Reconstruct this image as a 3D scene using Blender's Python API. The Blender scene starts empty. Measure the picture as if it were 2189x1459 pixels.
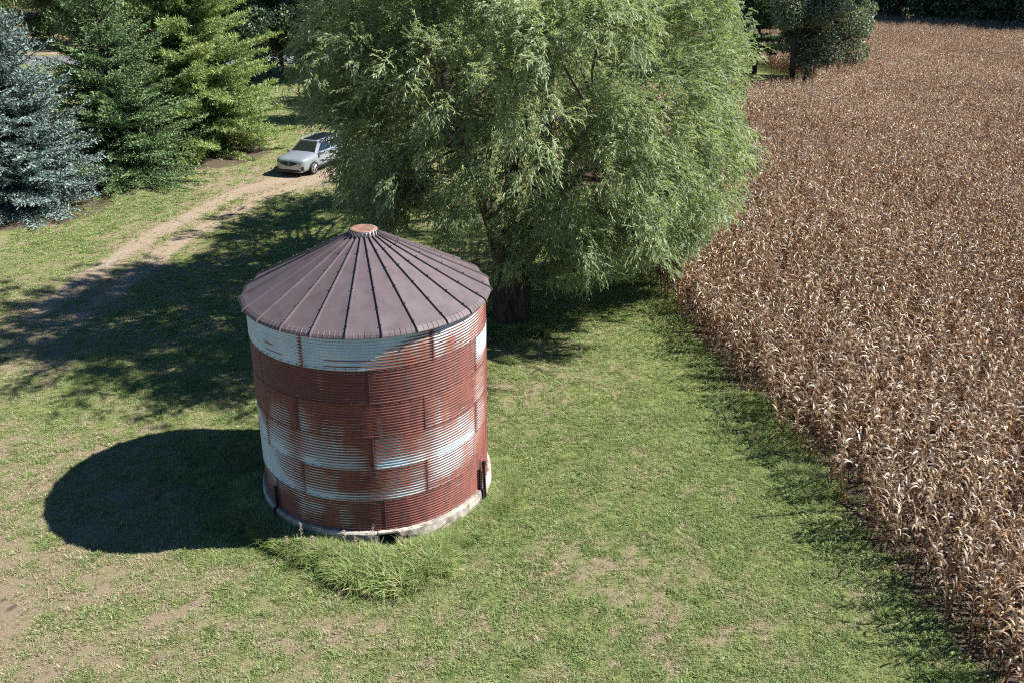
import bpy, math, random
import numpy as np
from mathutils import Matrix, Vector

R_ = math.radians
PI = math.pi
rng = np.random.default_rng(7)
random.seed(7)
sc = bpy.context.scene
COL = sc.collection

# ------------------------------------------------------------------ camera
F_PX, PITCH, ROLL, YAW = 1992.5, R_(23.882), R_(0.203), R_(9.4226)
FND = 0.40                                  # height of the concrete footing
CAM = np.array([0.0, -20.8226, 12.5913 + FND])
_w = np.array([math.sin(YAW)*math.cos(PITCH), math.cos(YAW)*math.cos(PITCH), -math.sin(PITCH)])
_r0 = np.array([math.cos(YAW), -math.sin(YAW), 0.0]); _u0 = np.cross(_r0, _w)
_r = _r0*math.cos(ROLL) + _u0*math.sin(ROLL)
_u = -_r0*math.sin(ROLL) + _u0*math.cos(ROLL)
cd = bpy.data.cameras.new('camera'); cam = bpy.data.objects.new('camera', cd); COL.objects.link(cam)
cd.sensor_width = 36.0; cd.lens = 36.0*F_PX/2189.0
cd.clip_start = 0.5; cd.clip_end = 3000.0
cam.matrix_world = Matrix(((_r[0], _u[0], -_w[0], CAM[0]), (_r[1], _u[1], -_w[1], CAM[1]),
                           (_r[2], _u[2], -_w[2], CAM[2]), (0, 0, 0, 1)))
sc.camera = cam

# ------------------------------------------------------------------ sky, sun, exposure
SUN_EL, SUN_H = R_(44.3), np.array([0.9937, -0.112])
world = bpy.data.worlds.new('World'); sc.world = world; world.use_nodes = True
nt = world.node_tree; nt.nodes.clear()
sky = nt.nodes.new('ShaderNodeTexSky'); sky.sky_type = 'NISHITA'; sky.sun_disc = False
sky.sun_elevation = SUN_EL; sky.sun_rotation = math.atan2(SUN_H[0], SUN_H[1])
sky.altitude = 1200; sky.air_density = 1.0; sky.dust_density = 0.0; sky.ozone_density = 1.6
bg = nt.nodes.new('ShaderNodeBackground'); bg.inputs[1].default_value = 0.05
wo = nt.nodes.new('ShaderNodeOutputWorld')
hs = nt.nodes.new('ShaderNodeHueSaturation'); hs.inputs['Saturation'].default_value = 1.25
nt.links.new(sky.outputs[0], hs.inputs['Color']); nt.links.new(hs.outputs[0], bg.inputs[0]); nt.links.new(bg.outputs[0], wo.inputs[0])
ld = bpy.data.lights.new('sun', 'SUN'); ld.energy = 5.0; ld.angle = R_(0.53); ld.color = (1.0, 0.97, 0.91)
sun = bpy.data.objects.new('sun', ld); COL.objects.link(sun)
sd = Vector((SUN_H[0]*math.cos(SUN_EL), SUN_H[1]*math.cos(SUN_EL), math.sin(SUN_EL)))
sun.rotation_euler = sd.to_track_quat('Z', 'Y').to_euler(); sun.location = (40, -5, 40)
sc.view_settings.view_transform = 'Standard'; sc.view_settings.look = 'None'
sc.view_settings.exposure = 1.2; sc.view_settings.gamma = 1.0; sc.view_settings.use_curve_mapping = False
sc.cycles.max_bounces = 4; sc.cycles.diffuse_bounces = 2; sc.cycles.glossy_bounces = 2
sc.cycles.transmission_bounces = 4; sc.cycles.transparent_max_bounces = 4
sc.cycles.use_denoising = False; sc.cycles.filter_width = 1.1
sc.cycles.caustics_reflective = False; sc.cycles.caustics_refractive = False

# ------------------------------------------------------------------ helpers
def tag(o, label=None, cat=None, group=None, kind=None):
    if label: o['label'] = label
    if cat: o['category'] = cat
    if group: o['group'] = group
    if kind: o['kind'] = kind
    return o

def empty(name, loc=(0, 0, 0), rz=0.0, parent=None):
    o = bpy.data.objects.new(name, None); COL.objects.link(o)
    o.location = loc; o.rotation_euler = (0, 0, rz); o.empty_display_size = 0.2
    if parent: o.parent = parent
    return o

def mesh_data(name, v, f, mats=(), smooth=False, attrs=None, uv=None, mat_idx=None):
    """v: (n,3); f: (m,3|4) int array or list of tuples."""
    me = bpy.data.meshes.new(name)
    v = np.asarray(v, np.float32)
    if isinstance(f, np.ndarray) and f.ndim == 2:
        m, k = f.shape
        me.vertices.add(len(v)); me.vertices.foreach_set('co', v.ravel())
        me.loops.add(m*k); me.loops.foreach_set('vertex_index', f.astype(np.int32).ravel())
        me.polygons.add(m)
        me.polygons.foreach_set('loop_start', np.arange(0, m*k, k, dtype=np.int32))
        me.update(calc_edges=True)
    else:
        me.from_pydata([tuple(map(float, p)) for p in v], [], [tuple(map(int, q)) for q in f])
        me.update()
    for mt in mats: me.materials.append(mt)
    if smooth: me.polygons.foreach_set('use_smooth', np.ones(len(me.polygons), bool))
    if mat_idx is not None: me.polygons.foreach_set('material_index', np.asarray(mat_idx, np.int32))
    if attrs:
        for an, av in attrs.items():
            a = me.attributes.new(an, 'FLOAT', 'POINT'); a.data.foreach_set('value', np.asarray(av, np.float32))
    if uv is not None:
        ul = me.uv_layers.new(name='UVMap')
        li = np.zeros(len(me.loops), np.int32); me.loops.foreach_get('vertex_index', li)
        ul.data.foreach_set('uv', np.asarray(uv, np.float32)[li].ravel())
    return me

def obj(name, me, parent=None, loc=None):
    o = bpy.data.objects.new(name, me); COL.objects.link(o)
    if parent: o.parent = parent
    if loc is not None: o.location = loc
    return o

class MB:
    """collects shapes for one mesh"""
    def __init__(s): s.v = []; s.f = []; s.n = 0
    def add(s, v, f):
        v = [tuple(p) for p in v]; s.v += v; s.f += [tuple(i + s.n for i in q) for q in f]; s.n += len(v)
    def box(s, c, size, M=None):
        x, y, z = [k/2 for k in size]
        p = [(-x, -y, -z), (x, -y, -z), (x, y, -z), (-x, y, -z), (-x, -y, z), (x, -y, z), (x, y, z), (-x, y, z)]
        if M is not None: p = [tuple(M @ Vector(q)) for q in p]
        s.add([(a + c[0], b + c[1], d + c[2]) for a, b, d in p],
              [(3, 2, 1, 0), (4, 5, 6, 7), (0, 1, 5, 4), (1, 2, 6, 5), (2, 3, 7, 6), (3, 0, 4, 7)])
    def tube(s, pts, rad, sides=7, cap=True):
        pts = [np.array(p, float) for p in pts]; n = len(pts); ring = []
        for i, p in enumerate(pts):
            t = pts[min(i + 1, n - 1)] - pts[max(i - 1, 0)]; t /= np.linalg.norm(t) + 1e-9
            a = np.array([0, 0, 1.0]) if abs(t[2]) < 0.9 else np.array([1.0, 0, 0])
            u = np.cross(t, a); u /= np.linalg.norm(u); w = np.cross(t, u)
            r = rad[i] if hasattr(rad, '__len__') else rad
            ring.append([p + r*(math.cos(2*PI*k/sides)*u + math.sin(2*PI*k/sides)*w) for k in range(sides)])
        v = [q for rr in ring for q in rr]
        f = [(i*sides + k, i*sides + (k + 1) % sides, (i + 1)*sides + (k + 1) % sides, (i + 1)*sides + k)
             for i in range(n - 1) for k in range(sides)]
        if cap: f += [tuple(range(sides))[::-1], tuple((n - 1)*sides + k for k in range(sides))]
        s.add(v, f)
    def data(s, name, mats, smooth=False): return mesh_data(name, s.v, s.f, mats, smooth)

def fbm(x, y, scale, seed, octv=3):
    """value noise in 0..1 on arrays"""
    out = np.zeros_like(x, float); amp = 1.0; tot = 0.0
    for o in range(octv):
        g = np.random.default_rng(seed + o).random((256, 256))
        X = x*scale; Y = y*scale; xi = np.floor(X).astype(int); yi = np.floor(Y).astype(int)
        fx = X - xi; fy = Y - yi; fx = fx*fx*(3 - 2*fx); fy = fy*fy*(3 - 2*fy)
        a = g[xi % 256, yi % 256]; b = g[(xi + 1) % 256, yi % 256]
        c = g[xi % 256, (yi + 1) % 256]; d = g[(xi + 1) % 256, (yi + 1) % 256]
        out += amp*((a*(1 - fx) + b*fx)*(1 - fy) + (c*(1 - fx) + d*fx)*fy); tot += amp; amp *= 0.5; scale *= 2.03
    return out/tot

def sstep(a, b, x):
    t = np.clip((x - a)/(b - a), 0, 1); return t*t*(3 - 2*t)

def px_ground(px, py, z=0.0):
    d = (px - 1094.5)/F_PX*_r - (py - 729.5)/F_PX*_u + _w
    return CAM + (z - CAM[2])/d[2]*d

def in_frame(P, m=30):
    v = P - CAM; k = v @ _w
    X = 1094.5 + F_PX*(v @ _r)/k; Y = 729.5 - F_PX*(v @ _u)/k
    return (X > -m) & (X < 2189 + m) & (Y > -m) & (Y < 1459 + m) & (k > 0)

# ------------------------------------------------------------------ materials
def nodes(name):
    m = bpy.data.materials.new(name); m.use_nodes = True
    t = m.node_tree; t.nodes.clear()
    out = t.nodes.new('ShaderNodeOutputMaterial')
    return m, t, out
def N(t, typ, **kw):
    n = t.nodes.new(typ)
    for k, v in kw.items():
        if k.startswith('i_'): n.inputs[k[2:].replace('_', ' ')].default_value = v
        else: setattr(n, k, v)
    return n
def attr(t, name, typ='GEOMETRY'):
    n = t.nodes.new('ShaderNodeAttribute'); n.attribute_name = name; n.attribute_type = typ; return n
def mix(t, fac, a, b, mode='MIX'):
    n = t.nodes.new('ShaderNodeMix'); n.data_type = 'RGBA'; n.blend_type = mode
    for i, v in ((0, fac), (6, a), (7, b)):
        if hasattr(v, 'is_output') or isinstance(v, bpy.types.NodeSocket): t.links.new(v, n.inputs[i])
        elif i == 0: n.inputs[0].default_value = v
        else: n.inputs[i].default_value = (*v, 1) if len(v) == 3 else v
    return n.outputs[2]
def mth(t, op, a, b=None, clamp=False):
    n = t.nodes.new('ShaderNodeMath'); n.operation = op; n.use_clamp = clamp
    for i, v in ((0, a), (1, b)):
        if v is None: continue
        if isinstance(v, bpy.types.NodeSocket): t.links.new(v, n.inputs[i])
        else: n.inputs[i].default_value = v
    return n.outputs[0]
def noise(t, scale, detail=3, vec=None, rough=0.55):
    n = t.nodes.new('ShaderNodeTexNoise'); n.inputs['Scale'].default_value = scale
    n.inputs['Detail'].default_value = detail; n.inputs['Roughness'].default_value = rough
    if vec is not None: t.links.new(vec, n.inputs['Vector'])
    return n.outputs[0]
def rmp(t, x, a, b, lo=0.0, hi=1.0):
    n = t.nodes.new('ShaderNodeMapRange'); n.interpolation_type = 'SMOOTHSTEP'
    t.links.new(x, n.inputs[0])
    for i, v in ((1, a), (2, b), (3, lo), (4, hi)): n.inputs[i].default_value = v
    return n.outputs[0]
def pos(t): return t.nodes.new('ShaderNodeNewGeometry').outputs['Position']
def bump(t, h, strength=0.3, dist=0.02):
    n = t.nodes.new('ShaderNodeBump'); n.inputs['Strength'].default_value = strength
    n.inputs['Distance'].default_value = dist; t.links.new(h, n.inputs['Height']); return n.outputs[0]
def principled(t, out, col, rough=0.7, metal=0.0, spec=0.4, normal=None):
    b = t.nodes.new('ShaderNodeBsdfPrincipled')
    if isinstance(col, bpy.types.NodeSocket): t.links.new(col, b.inputs['Base Color'])
    else: b.inputs['Base Color'].default_value = (*col, 1)
    if isinstance(rough, bpy.types.NodeSocket): t.links.new(rough, b.inputs['Roughness'])
    else: b.inputs['Roughness'].default_value = rough
    if isinstance(metal, bpy.types.NodeSocket): t.links.new(metal, b.inputs['Metallic'])
    else: b.inputs['Metallic'].default_value = metal
    b.inputs['Specular IOR Level'].default_value = spec
    if normal is not None: t.links.new(normal, b.inputs['Normal'])
    if out is not None: t.links.new(b.outputs[0], out.inputs[0])
    return b

def leaf_mat(name, dark, light, warm, transl=0.35, rough=0.5, spec=0.4, warm_amt=0.25, scale=0.5):
    m, t, out = nodes(name)
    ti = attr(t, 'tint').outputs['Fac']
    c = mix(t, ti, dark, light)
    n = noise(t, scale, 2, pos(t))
    c = mix(t, rmp(t, n, 0.5, 0.75, 0, warm_amt), c, warm)
    b = principled(t, None, c, rough, 0, spec)
    tr = t.nodes.new('ShaderNodeBsdfTranslucent')
    c2 = mix(t, 1.0, c, (1.0, 1.0, 0.55), 'MULTIPLY'); t.links.new(c2, tr.inputs[0])
    mx = t.nodes.new('ShaderNodeMixShader'); mx.inputs[0].default_value = transl
    t.links.new(b.outputs[0], mx.inputs[1]); t.links.new(tr.outputs[0], mx.inputs[2])
    t.links.new(mx.outputs[0], out.inputs[0]); return m

def plain_mat(name, col, rough=0.6, metal=0.0, spec=0.4, var=0.15, scale=8.0, bmp=0.0):
    m, t, out = nodes(name)
    n = noise(t, scale, 4, pos(t))
    lo = tuple(max(0, c*(1 - var)) for c in col); hi = tuple(c*(1 + var) for c in col)
    c = mix(t, rmp(t, n, 0.3, 0.7), lo, hi)
    principled(t, out, c, rough, metal, spec, bump(t, n, bmp, 0.02) if bmp else None)
    return m

def bark_mat(name, c0, c1):
    m, t, out = nodes(name)
    mp = N(t, 'ShaderNodeMapping'); t.links.new(pos(t), mp.inputs[0]); mp.inputs['Scale'].default_value = (9, 9, 1.6)
    n = noise(t, 1.0, 5, mp.outputs[0], 0.65)
    c = mix(t, rmp(t, n, 0.35, 0.65), c0, c1)
    principled(t, out, c, 0.9, 0, 0.2, bump(t, n, 0.9, 0.05)); return m

M = {}
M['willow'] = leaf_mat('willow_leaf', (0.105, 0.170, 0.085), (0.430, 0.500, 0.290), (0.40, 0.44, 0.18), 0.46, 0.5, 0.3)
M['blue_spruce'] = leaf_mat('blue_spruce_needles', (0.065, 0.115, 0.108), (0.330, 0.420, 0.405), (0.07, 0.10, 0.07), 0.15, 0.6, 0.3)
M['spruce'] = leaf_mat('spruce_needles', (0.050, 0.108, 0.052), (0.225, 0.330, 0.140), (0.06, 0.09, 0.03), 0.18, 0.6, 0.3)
M['pine'] = leaf_mat('pine_needles', (0.105, 0.180, 0.060), (0.370, 0.470, 0.180), (0.37, 0.36, 0.12), 0.30, 0.55, 0.35, 0.45)
M['dark_pine'] = leaf_mat('dark_pine_needles', (0.030, 0.080, 0.045), (0.140, 0.260, 0.100), (0.05, 0.10, 0.03), 0.2, 0.6, 0.3)
M['oak'] = leaf_mat('oak_leaf', (0.070, 0.105, 0.070), (0.350, 0.400, 0.290), (0.20, 0.22, 0.11), 0.35, 0.5, 0.45)
M['forest'] = leaf_mat('forest_leaf', (0.042, 0.085, 0.058), (0.190, 0.260, 0.150), (0.09, 0.11, 0.04), 0.25, 0.5, 0.45)
M['bright'] = leaf_mat('hedge_leaf', (0.050, 0.090, 0.030), (0.140, 0.185, 0.060), (0.20, 0.19, 0.07), 0.3, 0.5, 0.4, 0.5)
M['bark'] = bark_mat('grey_bark', (0.045, 0.036, 0.030), (0.17, 0.135, 0.115))
M['bark_dark'] = bark_mat('dark_bark', (0.025, 0.020, 0.018), (0.085, 0.068, 0.058))
M['concrete'] = plain_mat('weathered_concrete', (0.34, 0.305, 0.26), 0.92, 0, 0.2, 0.50, 4.0, 0.8)
M['black_steel'] = plain_mat('black_steel', (0.020, 0.016, 0.017), 0.6, 0.2, 0.4, 0.3, 14)
M['rusty_steel'] = plain_mat('rusty_steel', (0.13, 0.075, 0.06), 0.8, 0.1, 0.3, 0.4, 22)
M['galvanised'] = plain_mat('galvanised', (0.40, 0.42, 0.43), 0.5, 0.5, 0.5, 0.2, 20)

# ------------------------------------------------------------------ ground, lawn, track
FIELD_X = 11.2
FX = [(FIELD_X, -15), (125, -15), (125, 42), (88.5, 94.5), (62, 121.5), (44.0, 140.0), (41.0, 73), (40.5, 58.5), (37, 52.5), (FIELD_X, 52)]
def in_poly(x, y, P):
    ins = np.zeros(x.shape, bool); n = len(P)
    for i in range(n):
        x0, y0 = P[i]; x1, y1 = P[(i + 1) % n]
        c = ((y0 > y) != (y1 > y)) & (x < (x1 - x0)*(y - y0)/((y1 - y0) + 1e-12) + x0)
        ins ^= c
    return ins
TRACK = [px_ground(*p)[:2] for p in ((20, 760), (90, 680), (180, 612), (240, 571), (330, 510), (430, 458), (520, 412), (610, 385), (690, 350))]
TRACK += [np.array([3.0, 44.0]), np.array([10.0, 60.0])]
def seg_dist(x, y, P):
    """signed distance (left/right) and unsigned distance and parameter to a polyline"""
    best = np.full(x.shape, 1e9); sg = np.zeros(x.shape); par = np.zeros(x.shape)
    for i in range(len(P) - 1):
        a, b = P[i], P[i + 1]; d = b - a; L2 = d @ d
        t = np.clip(((x - a[0])*d[0] + (y - a[1])*d[1])/L2, 0, 1)
        qx, qy = a[0] + t*d[0], a[1] + t*d[1]; dd = np.hypot(x - qx, y - qy)
        s = np.sign(d[0]*(y - qy) - d[1]*(x - qx)); k = dd < best
        best = np.where(k, dd, best); sg = np.where(k, s, sg); par = np.where(k, i + t, par)
    return best*sg, best, par

def lawn_fields(x, y):
    """dryness, track wear, gravel, soil: what the ground itself is made of"""
    big = fbm(x, y, 0.16, 11, 3); med = fbm(x, y, 0.9, 21, 3); fine = fbm(x, y, 3.1, 31, 3)
    xf_ = fbm(x, y, 6.5, 35, 2); dry = 0.17 + 0.50*(big - 0.45) + 0.60*(med - 0.5) + 0.9*(fine - 0.5) + 0.9*(xf_ - 0.5)
    left = sstep(-3.0, -9.0, x)*sstep(7.0, 1.0, y)                     # worn yard to the left of the bin
    dry = dry + 0.40*left + 0.14*sstep(7.5, 3.0, x)*sstep(-1, -4, y) - 0.24*sstep(6.5, 9.5, x) + 0.12*sstep(2, 14, y)*sstep(-6, -10, x)*0
    rb = np.hypot(x, y)
    dry = dry - 0.35*np.exp(-((rb - 3.6)/0.7)**2)*(y < 1)
    s, d, p = seg_dist(x, y, TRACK)
    wob = 0.25*(fbm(x, y, 0.7, 41, 2) - 0.5)
    rutL = np.exp(-((s - 0.35 + wob)/0.42)**2); rutR = np.exp(-((s + 1.45 + wob)/0.40)**2)
    broad = np.exp(-((s + 0.5)/2.1)**2)
    fade = sstep(0.2, 2.0, p)
    track = np.clip((1.25*rutL + 1.15*rutR)*fade + 0.55*broad, 0, 1.3)
    lane = sstep(6.3, 9.0, p)
    track = np.clip(track + 0.55*lane*np.exp(-((s + 0.3)/2.6)**2), 0, 1.2)
    grav = rutL*fade*sstep(6.6, 5.0, p)*(0.05 + 0.50*sstep(0.45, 0.65, fbm(x, y, 1.6, 51, 3)))
    dry = dry + 0.50*track*sstep(0.1, 0.5, med + 0.05)
    dry = dry + 0.12*sstep(24, 33, y)*sstep(-13, -9, x)*sstep(42, 38, y)
    soil = sstep(FIELD_X - 0.55, FIELD_X + 0.25, x + 0.7*(fine - 0.5))*(x < 300)
    soil = np.where((y > 52.6) & (x < 41), 0, soil)
    soil = np.maximum(soil, 0.9*sstep(0.70, 0.80, 0.55*fine + 0.45*med + 0.10*left)*sstep(12, 8, x))
    # needle litter and bare ground below the conifers and the willow
    for cx, cy, rr in ((-16.3, 28.2, 4.0), (-13.4, 34.0, 3.6), (-9.7, 39.5, 4.4), (5.1, 9.6, 1.6)):
        soil = np.maximum(soil, 0.75*sstep(rr + 0.7, rr - 0.8, np.hypot(x - cx, y - cy) + 0.8*(med - 0.5)))
    return np.clip(dry, 0, 1), np.clip(track, 0, 1), np.clip(grav, 0, 1), np.clip(soil, 0, 1)

def axis(fine_a, fine_b, step, far):
    a = list(np.arange(fine_a, fine_b + 1e-6, step)); s = step
    lo, hi = [], []; x = fine_a
    while x > -far: s *= 1.35; x -= s; lo.append(x)
    s = step; x = fine_b
    while x < far: s *= 1.35; x += s; hi.append(x)
    return np.array(lo[::-1] + a + hi)
def grid_mesh(name, xs, ys, z, mats):
    X, Y = np.meshgrid(xs, ys, indexing='ij'); nx, ny = X.shape
    x, y = X.ravel(), Y.ravel()
    zz = np.full(x.shape, z, float)
    i = (np.arange(nx - 1)[:, None]*ny + np.arange(ny - 1)[None, :]).ravel()
    f = np.stack([i, i + ny, i + ny + 1, i + 1], 1)
    dry, tr, gr, so = lawn_fields(x, y)
    return mesh_data(name, np.stack([x, y, zz], 1), f, mats, True, dict(dry=dry, track=tr, gravel=gr, soil=so))

def ground_material():
    m, t, out = nodes('lawn_ground')
    P = pos(t)
    dry = attr(t, 'dry').outputs['Fac']; tr = attr(t, 'track').outputs['Fac']
    gr = attr(t, 'gravel').outputs['Fac']; so = attr(t, 'soil').outputs['Fac']
    n1 = noise(t, 26, 4, P, 0.7); n2 = noise(t, 7, 3, P); n3 = noise(t, 90, 2, P, 0.7)
    d = mth(t, 'ADD', dry, mth(t, 'MULTIPLY', mth(t, 'SUBTRACT', n1, 0.5), 1.1))
    green = mix(t, rmp(t, n2, 0.3, 0.7), (0.165, 0.195, 0.062), (0.225, 0.250, 0.092))
    tan = mix(t, rmp(t, n1, 0.3, 0.7), (0.22, 0.170, 0.110), (0.36, 0.285, 0.195))
    c = mix(t, rmp(t, d, 0.05, 0.65), green, tan)
    dirt = mix(t, rmp(t, n2, 0.3, 0.7), (0.33, 0.25, 0.175), (0.43, 0.34, 0.25))
    c = mix(t, mth(t, 'MULTIPLY', rmp(t, mth(t, 'ADD', tr, mth(t, 'SUBTRACT', n1, 0.5)), 0.4, 1.0), 0.75), c, dirt)
    gv = mix(t, rmp(t, n3, 0.35, 0.65), (0.26, 0.23, 0.20), (0.50, 0.46, 0.41))
    c = mix(t, rmp(t, mth(t, 'ADD', gr, mth(t, 'MULTIPLY', mth(t, 'SUBTRACT', n1, 0.5), 1.2)), 0.35, 0.8), c, gv)
    soil = mix(t, rmp(t, n1, 0.3, 0.7), (0.060, 0.046, 0.036), (0.17, 0.125, 0.09))
    c = mix(t, rmp(t, mth(t, 'ADD', so, mth(t, 'MULTIPLY', mth(t, 'SUBTRACT', n1, 0.5), 0.6)), 0.35, 0.75), c, soil)
    c = mix(t, 1.0, c, mix(t, rmp(t, n3, 0.2, 0.8), (0.45, 0.45, 0.45), (1.40, 1.40, 1.40)), 'MULTIPLY')
    h = mth(t, 'ADD', n1, mth(t, 'MULTIPLY', n3, 0.6))
    principled(t, out, c, 0.95, 0, 0.15, bump(t, h, 0.8, 0.06)); return m
M['ground'] = ground_material()
ground = obj('ground', grid_mesh('ground', axis(-17, 13, 0.25, 900), axis(-11, 42, 0.3, 900), 0.0, [M['ground']]))
tag(ground, kind='structure')

# the worn two-rut track is a ribbon of its own, 4 mm above the lawn
def ribbon(name, line, w0, w1, z, mats, n=160, m=16):
    line = np.array(line); seg = np.r_[0, np.cumsum(np.hypot(*np.diff(line, axis=0).T))]
    tt = np.linspace(0, seg[-1], n); cx = np.interp(tt, seg, line[:, 0]); cy = np.interp(tt, seg, line[:, 1])
    k = np.ones(15)/15
    pad = lambda a: np.convolve(np.r_[np.full(7, a[0]), a, np.full(7, a[-1])], k, 'valid')
    cx, cy = pad(cx), pad(cy)
    tx, ty = np.gradient(cx), np.gradient(cy); L = np.hypot(tx, ty); nx_, ny_ = -ty/L, tx/L
    ws = np.linspace(w0, w1, m)
    jit = 0.25*(fbm(tt, tt*0, 0.8, 77, 2) - 0.5)
    X = cx[:, None] + nx_[:, None]*(ws[None] + jit[:, None]); Y = cy[:, None] + ny_[:, None]*(ws[None] + jit[:, None])
    x, y = X.ravel(), Y.ravel()
    i = (np.arange(n - 1)[:, None]*m + np.arange(m - 1)[None]).ravel()
    f = np.stack([i, i + m, i + m + 1, i + 1], 1)[:, ::-1]
    a = {}
    if mats[0] is M['ground']:
        dry, tr, gr, so = lawn_fields(x, y); a = dict(dry=dry, track=tr, gravel=gr, soil=so)
    return mesh_data(name, np.stack([x, y, np.full(x.shape, z)], 1), f, mats, True, a)
tag(obj('dirt_track', ribbon('dirt_track', TRACK, -2.4, 1.3, 0.004, [M['ground']], 300, 24)), kind='structure')

# asphalt road seen between the spruces, bank of dry grass behind it
m, t, out = nodes('asphalt')
n = noise(t, 2.0, 3, pos(t)); n2 = noise(t, 60, 2, pos(t))
principled(t, out, mix(t, n2, mix(t, n, (0.10, 0.10, 0.105), (0.16, 0.158, 0.16)), (0.17, 0.17, 0.17)), 0.85)
M['asphalt'] = m
road_line = [(-95, 98), (-60, 93), (-34, 89), (-14, 86.5), (20, 84)]
tag(obj('road', ribbon('road', road_line, -3.6, 3.6, 0.012, [M['asphalt']], 60, 6)), kind='structure')
M['drygrass'] = plain_mat('dry_bank', (0.26, 0.20, 0.12), 0.95, 0, 0.1, 0.35, 1.5, 0.5)
bx = np.linspace(-80, -16, 60); by = np.linspace(93.5, 150, 40)
X, Y = np.meshgrid(bx, by, indexing='ij')
Yb = Y + np.interp(X, [-95, -60, -34, -14, 20], [4.6, 0, -0.6, -3, -5])*0.55
Zb = 0.03 + 2.4*sstep(94, 128, Y) + 0.35*fbm(X, Y, 0.3, 61, 2)*sstep(94, 98, Y)
i = (np.arange(59)[:, None]*40 + np.arange(39)[None]).ravel()
tag(obj('dry_bank', mesh_data('dry_bank', np.stack([X.ravel(), Yb.ravel(), Zb.ravel()], 1), np.stack([i, i + 40, i + 41, i + 1], 1), [M['drygrass']], True)), kind='structure')

# ------------------------------------------------------------------ grain bin
RB, RING_H, NR = 2.78, 0.8128, 6
SEAM = {0: -122.0, 1: -152.3, 2: -127.5, 3: -152.3, 4: -127.4, 5: -148.6}      # first vertical lap of each ring, every 60 degrees
RUST = ['000000000000000000000122111124568999', '000000000000000000013452233334668999',
        '000000000000000001356673565445679999', '000000000000000013468884786556778999',
        '99999999999999999999999999999000011', '99999999999999999999999999999000011',
        '99999999999999999999999999999321122', '99999999999999999999999999999876677',
        '66899999998899999999999999999777888', '56899977896899999999997799999666788',
        '45689955695798899999999779999666788', '34578845693687699999998578999556788',
        '11245545585566799666776566656666788', '00123333474444569555656344455556788',
        '00011222363334458344555333444555677', '00001111251122238111224111112455677',
        '00001123466677899766664233445567899', '00001123465567999765555233455678999',
        '00000112355567999855545334567889999', '00000011131112334422236678899999999',
        '22344456666777899999999999999999999', '33456677844586799999999999999999999',
        '44568999955896699999999999999999999', '66789999967998899999999999999999999']
RT = np.array([[int(c) for c in r.ljust(35, '9')[:35]] for r in RUST], float)/9.0
def rust_at(th, z):
    """th degrees (-180..180), z metres above the footing: amount of rust on the sheet"""
    th = (np.asarray(th) + 180) % 360 - 180
    thm = np.where((th > -5) | (th < -175), ((th*1.7 + 40) % 170) - 175, th)       # back of the bin: the same kind of wear
    ci = np.clip((thm + 175)/5, 0, 34); ring = np.clip(((NR*RING_H - z)/RING_H).astype(int), 0, NR - 1)
    fr = (NR*RING_H - z)/RING_H - ring
    ri = np.clip(fr*4 - 0.5, 0, 3); r0 = np.floor(ri).astype(int); r1 = np.minimum(r0 + 1, 3)
    c0 = np.floor(ci).astype(int); c1 = np.minimum(c0 + 1, 34); fc = ci - c0; fr_ = ri - r0
    g = lambda a, b: RT[ring*4 + a, b]
    v = (g(r0, c0)*(1 - fc) + g(r0, c1)*fc)*(1 - fr_) + (g(r1, c0)*(1 - fc) + g(r1, c1)*fc)*fr_
    for t0, t1, zz in ((-147, -137, 4.36), (-146, -132, 4.19), (-112, -90, 4.255), (-112, -93, 4.12), (-84, -77, 4.27)):
        v = np.maximum(v, 0.85*np.exp(-((z - zz)/0.018)**2)*sstep(t0 - 1, t0 + 3, th)*sstep(t1 + 1, t1 - 3, th))
    return v, ring

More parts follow.
